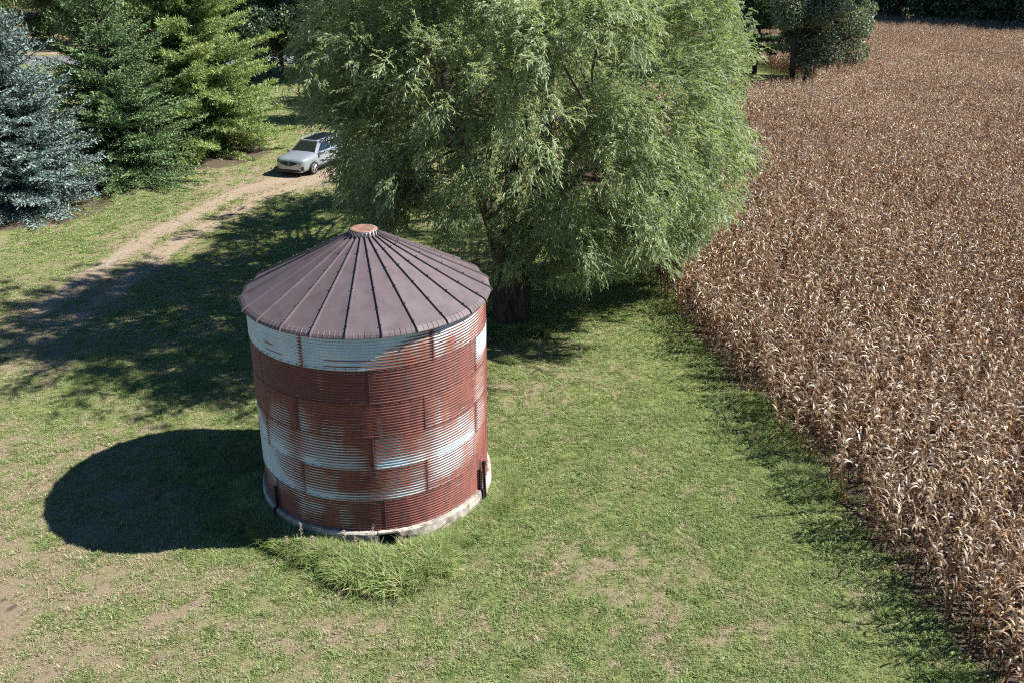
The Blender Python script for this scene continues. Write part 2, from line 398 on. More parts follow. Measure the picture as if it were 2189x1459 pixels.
def wall_material():
    m, t, out = nodes('rusted_corrugated_steel')
    uvn = N(t, 'ShaderNodeUVMap'); uvn.uv_map = 'UVMap'
    def stretched(sx, sy):
        mp = N(t, 'ShaderNodeMapping'); mp.inputs['Scale'].default_value = (sx, sy, 1)
        t.links.new(uvn.outputs[0], mp.inputs[0]); return mp.outputs[0]
    r = attr(t, 'rust').outputs['Fac']; ph = attr(t, 'phase').outputs['Fac']; dk = attr(t, 'dark').outputs['Fac']
    nh = noise(t, 1.0, 4, stretched(1.6, 22), 0.6); nf = noise(t, 1.0, 3, stretched(9, 30), 0.6); nb = noise(t, 1.0, 3, stretched(1.3, 1.1))
    nv = noise(t, 1.0, 3, stretched(5, 0.9))
    v = mth(t, 'ADD', r, mth(t, 'MULTIPLY', mth(t, 'MULTIPLY', ph, 0.42), mth(t, 'MULTIPLY', r, 3.0, True)))
    v = mth(t, 'ADD', v, mth(t, 'MULTIPLY', mth(t, 'SUBTRACT', nh, 0.5), 0.62))
    v = mth(t, 'ADD', v, mth(t, 'MULTIPLY', mth(t, 'SUBTRACT', nf, 0.5), 0.20))
    v = mth(t, 'ADD', v, mth(t, 'MULTIPLY', mth(t, 'SUBTRACT', nv, 0.5), mth(t, 'MULTIPLY', r, 0.9, True)))
    mask = rmp(t, v, 0.46, 0.56)
    white = mix(t, rmp(t, nb, 0.35, 0.7), (0.36, 0.47, 0.54), (0.47, 0.56, 0.60))
    white = mix(t, rmp(t, v, 0.22, 0.48, 0, 0.6), white, (0.36, 0.29, 0.19))
    deep = mix(t, rmp(t, nv, 0.38, 0.62), (0.085, 0.020, 0.019), (0.190, 0.052, 0.036))
    deep = mix(t, mth(t, 'MULTIPLY', dk, 0.85), deep, (0.056, 0.018, 0.024))
    orange = (0.29, 0.095, 0.032)
    rust = mix(t, rmp(t, v, 0.48, 0.80), orange, deep)
    rust = mix(t, rmp(t, nf, 0.60, 0.80, 0, 0.35), rust, (0.34, 0.15, 0.09))
    c = mix(t, mask, white, rust)
    metal = mth(t, 'MULTIPLY', mth(t, 'SUBTRACT', 1.0, mask), 0.25)
    rough = rmp(t, mask, 0, 1, 0.42, 0.62)
    principled(t, out, c, rough, metal, 0.5, bump(t, nf, 0.15, 0.004)); return m
M['wall'] = wall_material()

def roof_material():
    m, t, out = nodes('weathered_brown_roof')
    n = noise(t, 3.0, 4, pos(t)); nf = noise(t, 140, 2, pos(t), 0.7); nm = noise(t, 30, 3, pos(t))
    c = mix(t, rmp(t, n, 0.3, 0.7), (0.092, 0.068, 0.075), (0.120, 0.092, 0.098))
    c = mix(t, rmp(t, nf, 0.35, 0.7, 0, 0.6), c, (0.150, 0.122, 0.130))
    ns = noise(t, 1.3, 5, pos(t), 0.7); c = mix(t, rmp(t, ns, 0.5, 0.72, 0, 0.55), c, (0.062, 0.044, 0.048))
    c = mix(t, rmp(t, nm, 0.64, 0.78, 0, 0.6), c, (0.17, 0.085, 0.062))
    principled(t, out, c, 0.55, 0.15, 0.4, bump(t, nf, 0.12, 0.003)); return m
M['roof'] = roof_material()
m, t, out = nodes('rusty_cap')
n = noise(t, 5, 4, pos(t)); nf = noise(t, 30, 3, pos(t))
principled(t, out, mix(t, rmp(t, nf, 0.55, 0.75, 0, 0.6), mix(t, rmp(t, n, 0.35, 0.65), (0.23, 0.115, 0.085), (0.30, 0.185, 0.145)), (0.36, 0.31, 0.28)), 0.6, 0.2)
M['cap'] = m

bin_ = tag(empty('grain_bin'), 'round rusted corrugated steel grain bin with brown cone roof on the lawn', 'grain bin')
footing_gap = (-91.6, -83.2)
# concrete footing: one ring broken by a square opening at the front
def footing():
    v, f = [], []; a0, a1 = footing_gap[1], footing_gap[0] + 360; n = 140
    prof = [(2.60, 0.0), (2.60, FND - 0.015), (2.855, FND - 0.02), (2.885, FND - 0.06), (2.90, 0.0), (2.91, -0.1)]
    for k in range(n + 1):
        a = R_(a0 + (a1 - a0)*k/n)
        for j, (r, z) in enumerate(prof):
            jt = 0.018*(random.random() - 0.5) if j >= 2 else 0
            if k in (0, n) and j == 2: jt = -0.03
            v.append(((r + jt)*math.cos(a), (r + jt)*math.sin(a), z + (jt*0.6 if j == 2 else 0)))
    p = len(prof)
    for k in range(n):
        for j in range(p - 1): f.append((k*p + j, k*p + j + 1, (k + 1)*p + j + 1, (k + 1)*p + j))
    f += [tuple(range(p))[::-1], tuple(n*p + j for j in range(p))]
    return mesh_data('footing', v, f, [M['concrete']])
ft = obj('footing', footing(), bin_); tag(ft, label='pale weathered concrete footing ring under the bin')
for a0, a1, r, z in ((-80, -56, 2.895, 0.17), (-120, -112, 2.895, 0.2), (-40, -30, 2.897, 0.22)):
    mb = MB()
    pts = [((r + 0.002)*math.cos(R_(a)), (r + 0.002)*math.sin(R_(a)), z + 0.07*math.sin(a*0.21) + 0.004*random.random()) for a in np.linspace(a0, a1, 12)]
    mb.tube(pts, [0.004 + 0.012*random.random() for _ in pts], 4)
    obj('crack', mb.data('crack', [M['black_steel']]), ft)
# wooden lintel strip over the opening
mb = MB(); amid = R_(sum(footing_gap)/2)
mb.box((2.84*math.cos(amid), 2.84*math.sin(amid), FND - 0.035), (0.46, 0.10, 0.045), Matrix.Rotation(amid + PI/2, 3, 'Z'))
obj('lintel', mb.data('lintel', [M['concrete']]), bin_)

def wall_sheet(ring, a0, span=60.0):
    nseg, nz = 30, 12*6
    th = np.linspace(a0, a0 + span, nseg + 1); top = FND + (NR - ring)*RING_H; z0 = top - RING_H - (0.035 if ring < NR - 1 else 0)
    if ring == 0: top += 0.02
    z = np.linspace(z0, top, nz + 1)
    TH, Z = np.meshgrid(th, z, indexing='ij')
    ph = np.cos((Z - FND)/(RING_H/12)*2*PI)
    fr = (TH - a0)/span
    rr = RB + 0.0105*ph + 0.007*(1 - fr) - 0.003*(ring % 2) + 0.010*np.clip((FND + (NR - ring - 1)*RING_H + 0.02 - Z)/0.05, 0, 1)
    rr = rr + 0.004*np.sin(np.radians(TH)*7 + ring) 
    v = np.stack([rr*np.cos(np.radians(TH)), rr*np.sin(np.radians(TH)), Z], -1).reshape(-1, 3)
    rust, _ = rust_at(TH, np.clip(Z - FND, 0.001, NR*RING_H - 0.001)) if False else rust_at(TH, np.clip(Z - FND, (NR - ring - 1)*RING_H + 1e-3, (NR - ring)*RING_H - 1e-3))
    # rust bleeding out of the laps
    edge = np.minimum((TH - a0), (a0 + span - TH)*1.0)
    ser = 0.6 + 0.4*ph
    amt = {0: 0.95, 1: 0.3, 2: 0.55, 3: 0.75, 4: 0.35, 5: 0.5}[ring]
    wid = {0: 1.3, 1: 1.0, 2: 1.2, 3: 1.6, 4: 1.0, 5: 1.0}[ring]
    rust = rust + (0.12 if ring in (3, 4) else 0.10)*np.sin(np.clip(rust, 0, 1)*PI); rust = np.maximum(rust, rust + amt*np.exp(-(edge/(wid*ser))**2)*np.where(TH - a0 < span/2, 0.45, 1.0))
    if ring in (0,): rust = np.maximum(rust, 0.9*np.exp(-((Z - (top - RING_H - 0.05))/0.012)**2))
    dark = (0.75 if ring == 1 else 0.15) + 0.30*np.exp(-(edge/2.0)**2)
    if ring == 1: dark = dark*(0.55 + 0.45*sstep(-75, -110, TH))
    i = (np.arange(nseg)[:, None]*(nz + 1) + np.arange(nz)[None]).ravel()
    f = np.stack([i, i + nz + 1, i + nz + 2, i + 1], 1)
    uv = np.stack([np.radians(TH)*RB, Z], -1).reshape(-1, 2)
    return mesh_data('wall_sheet', v, f, [M['wall']], True, dict(rust=rust.ravel(), phase=ph.ravel(), dark=np.clip(dark, 0, 1).ravel()), uv)
for ring in range(NR):
    for k in range(6):
        obj('wall_sheet', wall_sheet(ring, SEAM[ring] + 60*k), bin_)

# bolt heads along the laps (too small to pick apart)
mb = MB()
def bolt(a, z, r=RB + 0.012, s=0.014):
    c, sn = math.cos(a), math.sin(a); p = []
    for rr, q in ((r, s), (r + 0.012, s*0.8)):
        for k in range(6):
            u, w = q*math.cos(k*PI/3), q*math.sin(k*PI/3)
            p.append((rr*c - u*sn, rr*sn + u*c, z + w))
    mb.add(p, [(6, 7, 8, 9, 10, 11)] + [(k, (k + 1) % 6, 6 + (k + 1) % 6, 6 + k) for k in range(6)])
for ring in range(NR):
    zb = FND + (NR - ring - 1)*RING_H
    for k in range(78): bolt(2*PI*k/78 + ring*0.02, zb + 0.012, RB + 0.02)
    for k in range(6):
        for q in range(12): bolt(R_(SEAM[ring] + 60*k + 0.5), zb + (q + 0.5)*RING_H/12, RB + 0.006, 0.011)
bo = obj('bolts', mb.data('bolts', [M['rusty_steel']]), bin_); bo['kind'] = 'stuff'

# roof: 24 flat panels, each with a raised rib on its left edge
APEX_R, APEX_Z, EAVE_R, EAVE_Z = 0.31, 6.60, 2.92, 5.215
def roof_line():
    # radius, height down the slope; last rows roll over the eave
    return [(APEX_R, APEX_Z), (1.2, 6.145), (2.0, 5.738), (2.72, 5.372), (2.82, 5.325), (2.885, 5.28), (2.915, 5.235), (2.92, EAVE_Z), (2.90, EAVE_Z - 0.004), (2.86, EAVE_Z + 0.03)]
RL = roof_line()
def roof_panel():
    a0, a1 = R_(0), R_(15); v, f = [], []
    nseg = 6
    for r, z in RL:
        p0 = np.array([r*math.cos(a0), r*math.sin(a0), z]); p1 = np.array([r*math.cos(a1), r*math.sin(a1), z])
        for k in range(nseg + 1):
            q = p0 + (p1 - p0)*k/nseg
            q[2] += -0.012*math.sin(PI*k/nseg)*(r/EAVE_R)
            v.append(q)
    m_ = nseg + 1
    for j in range(len(RL) - 1):
        for k in range(nseg): f.append((j*m_ + k, (j + 1)*m_ + k, (j + 1)*m_ + k + 1, j*m_ + k + 1))
    b = MB(); b.add(v, f)
    for k in (0.2, 0.36, 0.52, 0.68, 0.84):          # short crimps where the sheet rolls over the eave
        pts = []
        for r, z in RL[3:8]:
            p0 = np.array([r*math.cos(a0), r*math.sin(a0), z]); p1 = np.array([r*math.cos(a1), r*math.sin(a1), z])
            pts.append(p0 + (p1 - p0)*k + np.array([0, 0, -0.008]))
        pts[0] = pts[0]*0.3 + pts[1]*0.7
        b.tube(pts, [0.001, 0.005, 0.007, 0.006, 0.004], 4, False)
    return b.data('roof_panel', [M['roof']])
def roof_rib():
    v, f = [], []; n = len(RL) - 2
    for j, (r, z) in enumerate(RL[:n]):
        r0, z0 = RL[max(j - 1, 0)]; r1, z1 = RL[min(j + 1, n - 1)]
        tx, tz = r1 - r0, z1 - z0; L = math.hypot(tx, tz); nx_, nz_ = -tz/L, tx/L
        if nz_ < 0: nx_, nz_ = -nx_, -nz_
        for w, h in ((-0.022, -0.006), (-0.012, 0.036), (0.012, 0.036), (0.022, -0.006)):
            v.append((r + nx_*h, w, z + nz_*h))
    for j in range(n - 1):
        for k in range(3): f.append((j*4 + k, (j + 1)*4 + k, (j + 1)*4 + k + 1, j*4 + k + 1))
    f += [(0, 1, 2, 3), ((n - 1)*4 + 3, (n - 1)*4 + 2, (n - 1)*4 + 1, (n - 1)*4)]
    b = MB(); b.add(v, f)
    for r in (0.75, 1.25, 1.75, 2.25, 2.7):          # bolts on the side of the rib
        z = np.interp(r, [q[0] for q in RL[:4]], [q[1] for q in RL[:4]])
        b.box((r + 0.02, 0.0, z + 0.047), (0.022, 0.022, 0.022))
    return b.data('rib', [M['roof']])
rp, rr_ = roof_panel(), roof_rib()
for k in range(24):
    p = obj('roof_panel', rp, bin_); p.rotation_euler = (0, 0, R_(-85 + 15*k))
    obj('rib', rr_, p)
# cap: shallow dish lid on a flanged collar
def lathe(prof, n=48):
    v, f = [], []; p = len(prof)
    for k in range(n):
        a = 2*PI*k/n
        for r, z in prof: v.append((r*math.cos(a), r*math.sin(a), z))
    for k in range(n):
        for j in range(p - 1): f.append((k*p + j, ((k + 1) % n)*p + j, ((k + 1) % n)*p + j + 1, k*p + j + 1))
    return v, f
v, f = lathe([(0.0, 6.712), (0.20, 6.708), (0.235, 6.722), (0.295, 6.722), (0.315, 6.705), (0.318, 6.69)], 40)
cap = obj('roof_cap', mesh_data('roof_cap', v, f, [M['cap']], True), bin_)
v, f = lathe([(0.305, 6.70), (0.330, 6.66), (0.345, 6.585), (0.33, 6.575), (0.25, 6.575)], 40)
col_ = obj('collar', mesh_data('collar', v, f, [M['galvanised']], True), cap)
mb = MB()
for k in range(24):
    a = R_(-85 + 15*k); Mx = Matrix.Rotation(a, 3, 'Z')
    mb.box((0.338*math.cos(a), 0.338*math.sin(a), 6.635), (0.03, 0.024, 0.11), Mx)
obj('flanges', mb.data('flanges', [M['roof']]), cap)['kind'] = 'stuff'
# anchor straps at the foot of the wall
for a in (-149.2, -30.5):
    mb = MB(); A = R_(a); Mx = Matrix.Rotation(A, 3, 'Z')
    mb.box((2.83*math.cos(A), 2.83*math.sin(A), FND + 0.17), (0.05, 0.07, 0.78), Mx)
    mb.box((2.90*math.cos(A), 2.90*math.sin(A), FND - 0.20), (0.05, 0.07, 0.40), Mx)
    for q in range(7): mb.box((2.86*math.cos(A + 0.012), 2.86*math.sin(A + 0.012), FND + 0.04 + 0.07*q), (0.03, 0.035, 0.035), Mx)
    obj('anchor_strap', mb.data('anchor_strap', [M['black_steel']]), bin_)

# loose bars beside the bin
def bar(name, p0, p1, r, mat, label):
    p0, p1 = np.array(p0), np.array(p1)
    o = bpy.data.objects.new(name, None)
    b = MB(); mid = [p0 + (p1 - p0)*k/4 - p1 for k in range(5)]
    b.tube(mid, r, 8)
    d = (p1 - p0)/np.linalg.norm(p1 - p0); side = np.cross(d, [0, 0, 1.0]); side /= np.linalg.norm(side)
    b.tube([q + side*r*1.5 for q in mid], r*0.75, 6)
    b.tube([mid[0] - d*0.05, mid[0] + d*0.06], r*1.9, 8)
    ob = obj(name, b.data(name, [mat]), None, tuple(p1)); return tag(ob, label, 'metal bar')
P1 = px_ground(872, 1228, 0.03); P0 = np.array([2.92*math.cos(R_(-82.2)), 2.92*math.sin(R_(-82.2)), 0.30])
bar('steel_bar', P0, P1, 0.018, M['rusty_steel'], 'thin brown metal bar leaning against the footing in the tall grass beside the opening')
P1 = px_ground(1039, 1074, 0.0); P0 = np.array([2.86*math.cos(R_(-26.5)), 2.86*math.sin(R_(-26.5)), FND + 0.62])
bar('steel_bar', P0, P1, 0.024, M['black_steel'], 'black metal bar leaning on the right side of the bin wall')

# ------------------------------------------------------------------ trees
def unit(a): return a/(np.linalg.norm(a, axis=-1, keepdims=True) + 1e-9)

def leaf_quads(P, D, S, L, W, sag=0.0):
    """rhombic blades: base P, direction D, side S, length L, width W -> verts, quads"""
    n = len(P); L = np.broadcast_to(L, n)[:, None]; W = np.broadcast_to(W, n)[:, None]
    mid = P + D*L*0.45; tip = P + D*L; tip[:, 2] -= (sag*L[:, 0])
    v = np.empty((n, 4, 3), np.float32)
    v[:, 0] = P; v[:, 1] = mid + S*W*0.5; v[:, 2] = tip; v[:, 3] = mid - S*W*0.5
    return v.reshape(-1, 3), np.arange(n*4, dtype=np.int32).reshape(n, 4)

def rand_dirs(n, r): return unit(r.normal(size=(n, 3)))

def curve(p0, p1, lift=0.25, n=7, wob=0.25, r=random):
    p0, p1 = np.array(p0, float), np.array(p1, float); L = np.linalg.norm(p1 - p0)
    pts = []; jx = np.array([r.uniform(-1, 1), r.uniform(-1, 1), r.uniform(-.4, .4)])*wob*L*0.3
    for k in range(n):
        t = k/(n - 1); q = p0 + (p1 - p0)*t; q[2] += lift*L*math.sin(PI*t)*0.5
        q += jx*math.sin(PI*t); pts.append(q)
    return pts

# ---- the willow
WB = np.array([5.05, 9.7, 0.0])
def willow():
    r = np.random.default_rng(101)
    root = tag(empty('willow_tree', tuple(WB)), 'big willow with narrow grey-green leaves drooping over the lawn behind the bin', 'tree')
    lobes = []
    c0, rad = np.array([6.0, 11.2, 7.8]), np.array([7.1, 6.4, 6.3])
    n = 104
    for k in range(n):
        zz = 1 - 2*(k + 0.5)/n; a = k*2.39996; q = math.sqrt(1 - zz*zz)
        d = np.array([q*math.cos(a), q*math.sin(a), zz]); p = c0 + rad*d*(0.86 + 0.2*r.random())
        if p[2] < 2.0: continue
        if d[1] > 0.9 and p[2] < 4: continue
        if 5.4 < p[2] < 6.9 and p[1] < 8.4 and 2.6 < p[0] < 6.6: continue          # hollow where the limbs show
        lobes.append((p, 1.45 + 0.85*r.random()))
    for k in range(22):                                                            # inner filling
        d = rand_dirs(1, r)[0]; p = c0 + rad*d*0.5 + np.array([0, 0, 1.2])
        if p[2] > 4: lobes.append((p, 1.6 + 0.6*r.random()))
    ex = [(4.6, 8.3, 3.7, 1.6), (6.4, 7.6, 3.2, 1.6), (7.9, 7.8, 2.9, 1.5), (8.9, 9.0, 3.2, 1.7), (9.3, 11.3, 2.8, 1.7), (3.2, 8.8, 4.4, 1.7),
          (11.2, 12.0, 3.0, 1.5), (12.6, 12.2, 2.9, 1.2), (12.9, 13.5, 4.3, 1.7), (14.0, 13.0, 5.2, 1.6), (13.4, 14.5, 6.6, 1.9), (11.3, 9.9, 4.0, 1.5),
          (-0.3, 11.5, 4.4, 1.6), (-0.6, 14.0, 4.6, 1.7), (0.8, 10.2, 4.3, 1.6), (-1.0, 15.5, 7.0, 1.8), (-1.2, 13.0, 9.0, 1.7), (13.2, 13.0, 9.0, 1.9),
          (12.5, 11.5, 10.6, 1.9), (1.0, 14.5, 3.0, 1.3), (7.2, 8.9, 1.9, 1.0), (9.6, 9.3, 2.2, 1.0), (10.3, 11.0, 2.0, 1.0), (11.6, 11.2, 1.9, 0.8)]
    lobes += [(np.array(e[:3]), e[3]) for e in ex]
    SP, SD, SL, SG, ST = [], [], [], [], []
    core = c0 - np.array([0, 0, 3.0])
    boughs = []                                   # every bough carries a chain of leafy clumps and droops at its tip
    nb_ = 205
    for k in range(nb_):
        zz = 1 - 1.62*(k + 0.5)/nb_; a = k*2.39996 + 0.3*r.normal(); q = math.sqrt(max(0, 1 - zz*zz))
        d = unit(np.array([q*math.cos(a), q*math.sin(a), zz]) + 0.10*r.normal(size=3))
        if 5.2 < (c0 + rad*d)[2] < 6.9 and 0.5 < (c0 + rad*d)[0] < 7.2 and d[1] < 0 and r.random() < 0.75: continue
        ext = 0.92 + 0.34*r.random()**1.3 + (0.12 if d[0] > 0.5 else 0)
        p0, p1 = c0 + rad*d*0.50, c0 + (rad + 0.9)*d*ext
        drp = (0.2 + 0.9*r.random())*(1.0 if d[2] < 0.5 else 0.5)
        sidew = np.cross(d, [0, 0, 1.0])*r.normal()*0.5
        boughs.append([p0 + (p1 - p0)*t_ + np.array([0, 0, 0.9*math.sin(PI*t_*0.9) - drp*t_**2.5]) + sidew*t_*t_ for t_ in np.linspace(0, 1, 7)])
    cb, rb_ = np.array([6.0, 21.5, 5.2]), np.array([5.6, 6.2, 3.6])                # lower back half of the crown
    for k in range(70):
        zz = 1 - 1.5*(k + 0.5)/70; a = k*2.39996; q = math.sqrt(max(0, 1 - zz*zz)); d = unit(np.array([q*math.cos(a), q*math.sin(a), zz]) + 0.1*r.normal(size=3))
        if d[1] < -0.55: continue
        p0, p1 = cb + rb_*d*0.5, cb + (rb_ + 0.8)*d*(0.9 + 0.3*r.random())
        boughs.append([p0 + (p1 - p0)*t_ + np.array([0, 0, 0.8*math.sin(PI*t_*0.9) - 0.9*t_**2.5]) for t_ in np.linspace(0, 1, 7)])
    for e in ex:                                   # low hanging boughs of the skirt
        p = np.array(e[:3]); d = unit(p - (c0 - np.array([0, 0, 1.0])))
        for q in range(3):
            dj = unit(d + 0.45*r.normal(size=3)); p1 = p + dj*e[3]*0.8 - np.array([0, 0, 0.5*e[3]])
            p0 = p - d*1.6 + np.array([0, 0, 0.9]); boughs.append([p0 + (p1 - p0)*t_ + np.array([0, 0, 0.5*math.sin(PI*t_)]) for t_ in np.linspace(0, 1, 7)])
    clumps = []
    for bg_ in boughs:
        lt = r.random(); ctr = np.array(bg_)
        for t_, R in ((0.30, 0.80), (0.48, 0.85), (0.64, 0.78), (0.80, 0.62), (0.97, 0.42)):
            i0 = min(5, int(t_*6)); p = ctr[i0] + (ctr[i0 + 1] - ctr[i0])*(t_*6 - i0) + 0.18*r.normal(size=3)
            clumps.append((p, R*(0.75 + 0.5*r.random()), unit(ctr[i0 + 1] - ctr[i0]), lt, t_))
    for k in range(26):
        d = rand_dirs(1, r)[0]; p = c0 + rad*d*0.55*r.random()**0.4 + np.array([0, 0, 0.6])
        if p[2] > 3.5: clumps.append((p, 1.5, d, 0.2, 0.2))
    for p, R, out, lt, tb_ in clumps:
        ns_ = max(2, int(10.0*R*R)) if R < 1.3 else 12
        d = unit(rand_dirs(ns_, r) + out*0.45 + np.array([0, 0, 0.18]))
        q = p + d*(R*(0.35 + 0.65*r.random(ns_)**0.7))[:, None]*np.array([1.0, 1.0, 0.75])
        nsp = 8
        dd = unit(d[:, None]*0.55 + out*0.65 + 0.60*rand_dirs(ns_*nsp, r).reshape(ns_, nsp, 3) + np.array([0, 0, 0.06]))
        qq = q[:, None] + dd*0.05 + 0.12*r.normal(size=(ns_, nsp, 3))
        SP.append(qq.reshape(-1, 3)); SD.append(dd.reshape(-1, 3)); k_ = ns_*nsp
        SL.append(0.28 + 0.36*r.random(k_)); SG.append(0.05 + 0.65*r.random(k_)**1.5)
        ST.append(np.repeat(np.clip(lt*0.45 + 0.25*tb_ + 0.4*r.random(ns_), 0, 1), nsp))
    lobes = []
    for bg_ in boughs[::2]:
        e_ = np.array(bg_[-3]); q_ = e_ - CAM; k_ = q_ @ _w; ex_, ey_ = 1094.5 + F_PX*(q_ @ _r)/k_, 729.5 - F_PX*(q_ @ _u)/k_
        if (760 if ey_ > 250 else 680) < ex_ < 1510 and ey_ < 560: lobes.append((e_, 0.6))
    P = np.concatenate(SP); D = np.concatenate(SD); L = np.concatenate(SL); G = np.concatenate(SG); T = np.concatenate(ST)
    vv = P + D*(L*0.7)[:, None] - CAM; kk = vv @ _w; qx = 1094.5 + F_PX*(vv @ _r)/kk; qy = 729.5 - F_PX*(vv @ _u)/kk
    jx = 14*r.normal(size=len(P)) + 130*(fbm(P[:, 2] + 0.3*P[:, 0], P[:, 1], 0.75, 131, 3) - 0.5)           # the crown's own extent: short on the track side
    left = np.where(qy > 265, 716 + np.maximum(0, qy - 385)*0.70, 618 + np.maximum(0, qy - 200)*0.5)
    right = np.interp(qy, [0, 120, 230, 340, 420, 520], [1568, 1585, 1560, 1628, 1590, 1520])
    ok = (P[:, 2] > 0.8) & (qx + jx > left) & (qx + jx < right) & ~((qx > 1035) & (qx < 1150) & (qy + jx > 618)) & (qy + 0.45*jx < np.interp(qx, [1000, 1060, 1130, 1180, 1250, 1330, 1400, 1470, 1520], [640, 605, 612, 628, 612, 578, 552, 562, 500]))
    P, D, L, G, T = P[ok], D[ok], L[ok], G[ok], T[ok]
    K = 13; n = len(P)
    t = (np.arange(K)[None] + 0.6*r.random((n, K)))/K
    pos_ = P[:, None] + D[:, None]*(L[:, None]*t)[..., None]; pos_[..., 2] -= (G*L)[:, None]*t*t*0.8
    tan = D[:, None]*np.ones((n, K, 1)); tan[..., 2] -= G[:, None]*t*1.6; tan = unit(tan)
    side = unit(np.cross(tan, np.array([0, 0, 1.0]) + 0.2*r.normal(size=(n, 1, 3))))
    sgn = np.where(np.arange(K) % 2, 1.0, -1.0)[None, :, None]
    ld_ = unit(tan*0.9 + side*sgn*0.42 + 0.26*r.normal(size=(n, K, 3)) + np.array([0, 0, -0.06]))
    nrm = unit(r.normal(size=(n, 1, 3))*0.6 + r.normal(size=(n, K, 3))*0.45 + np.array([0.25, -0.15, 0.8]))
    ls = unit(np.cross(ld_, nrm))
    pf, df, sf = pos_.reshape(-1, 3), ld_.reshape(-1, 3), ls.reshape(-1, 3); m_ = len(pf)
    v, f = leaf_quads(pf, df, sf, 0.11 + 0.08*r.random(m_), 0.028 + 0.014*r.random(m_), 0.10)
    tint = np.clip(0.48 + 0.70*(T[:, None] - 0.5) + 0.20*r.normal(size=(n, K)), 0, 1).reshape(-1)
    print('willow leaves', m_)
    v -= WB.astype(np.float32)
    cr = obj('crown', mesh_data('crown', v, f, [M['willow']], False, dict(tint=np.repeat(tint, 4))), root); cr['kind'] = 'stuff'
    # fluted trunk and limbs
    tv, tf = [], []; ns, nz = 36, 12
    for j in range(nz + 1):
        z = 2.3*j/nz - 0.1
        for k in range(ns):
            a = 2*PI*k/ns; rr = 0.50*(1 + 0.30*math.exp(-max(z, 0)*2.2) + 0.12*math.sin(5*a + 0.6) + 0.07*math.sin(11*a + z) + 0.10*z/2.3)
            tv.append((rr*math.cos(a)*1.15, rr*math.sin(a), z))
    for j in range(nz):
        for k in range(ns): tf.append((j*ns + k, j*ns + (k + 1) % ns, (j + 1)*ns + (k + 1) % ns, (j + 1)*ns + k))
    obj('trunk', mesh_data('trunk', tv, tf, [M['bark_dark']], True), root)
    ends = [(1.0, 11.5, 8.2), (3.0, 14.5, 10.5), (6.2, 12.0, 11.5), (9.0, 14.5, 10.0), (10.8, 11.8, 7.0), (7.0, 17.0, 9.0), (2.6, 9.2, 7.2), (7.6, 8.6, 7.4)]
    tips = []
    for e in ends:
        st = np.array([r.uniform(-0.35, 0.35), r.uniform(-0.3, 0.3), 1.9])
        pts = curve(st, np.array(e) - WB, 0.22, 9, 0.3)
        b = MB(); b.tube(pts, list(np.linspace(0.27, 0.07, 9)), 8)
        obj('limb', b.data('limb', [M['bark']], True), root); tips += [pts[4], pts[6], pts[8]]
    b = MB(); tips = np.array(tips)
    for p, R in lobes:
        q = p - WB; near = tips[np.argmin(np.linalg.norm(tips - q, axis=1) + 1.2*np.maximum(0, tips[:, 2] - q[2]))]
        pts = curve(near, q, 0.12, 6, 0.35); b.tube(pts, list(np.linspace(0.065, 0.018, 6)), 5)
        for _ in range(3):
            e2 = q + rand_dirs(1, r)[0]*R*0.8; pts2 = curve(pts[4], e2, 0.1, 4, 0.3); b.tube(pts2, [0.022, 0.017, 0.012, 0.006], 4)
    obj('branches', b.data('branches', [M['bark']], True), root)['kind'] = 'stuff'
willow()

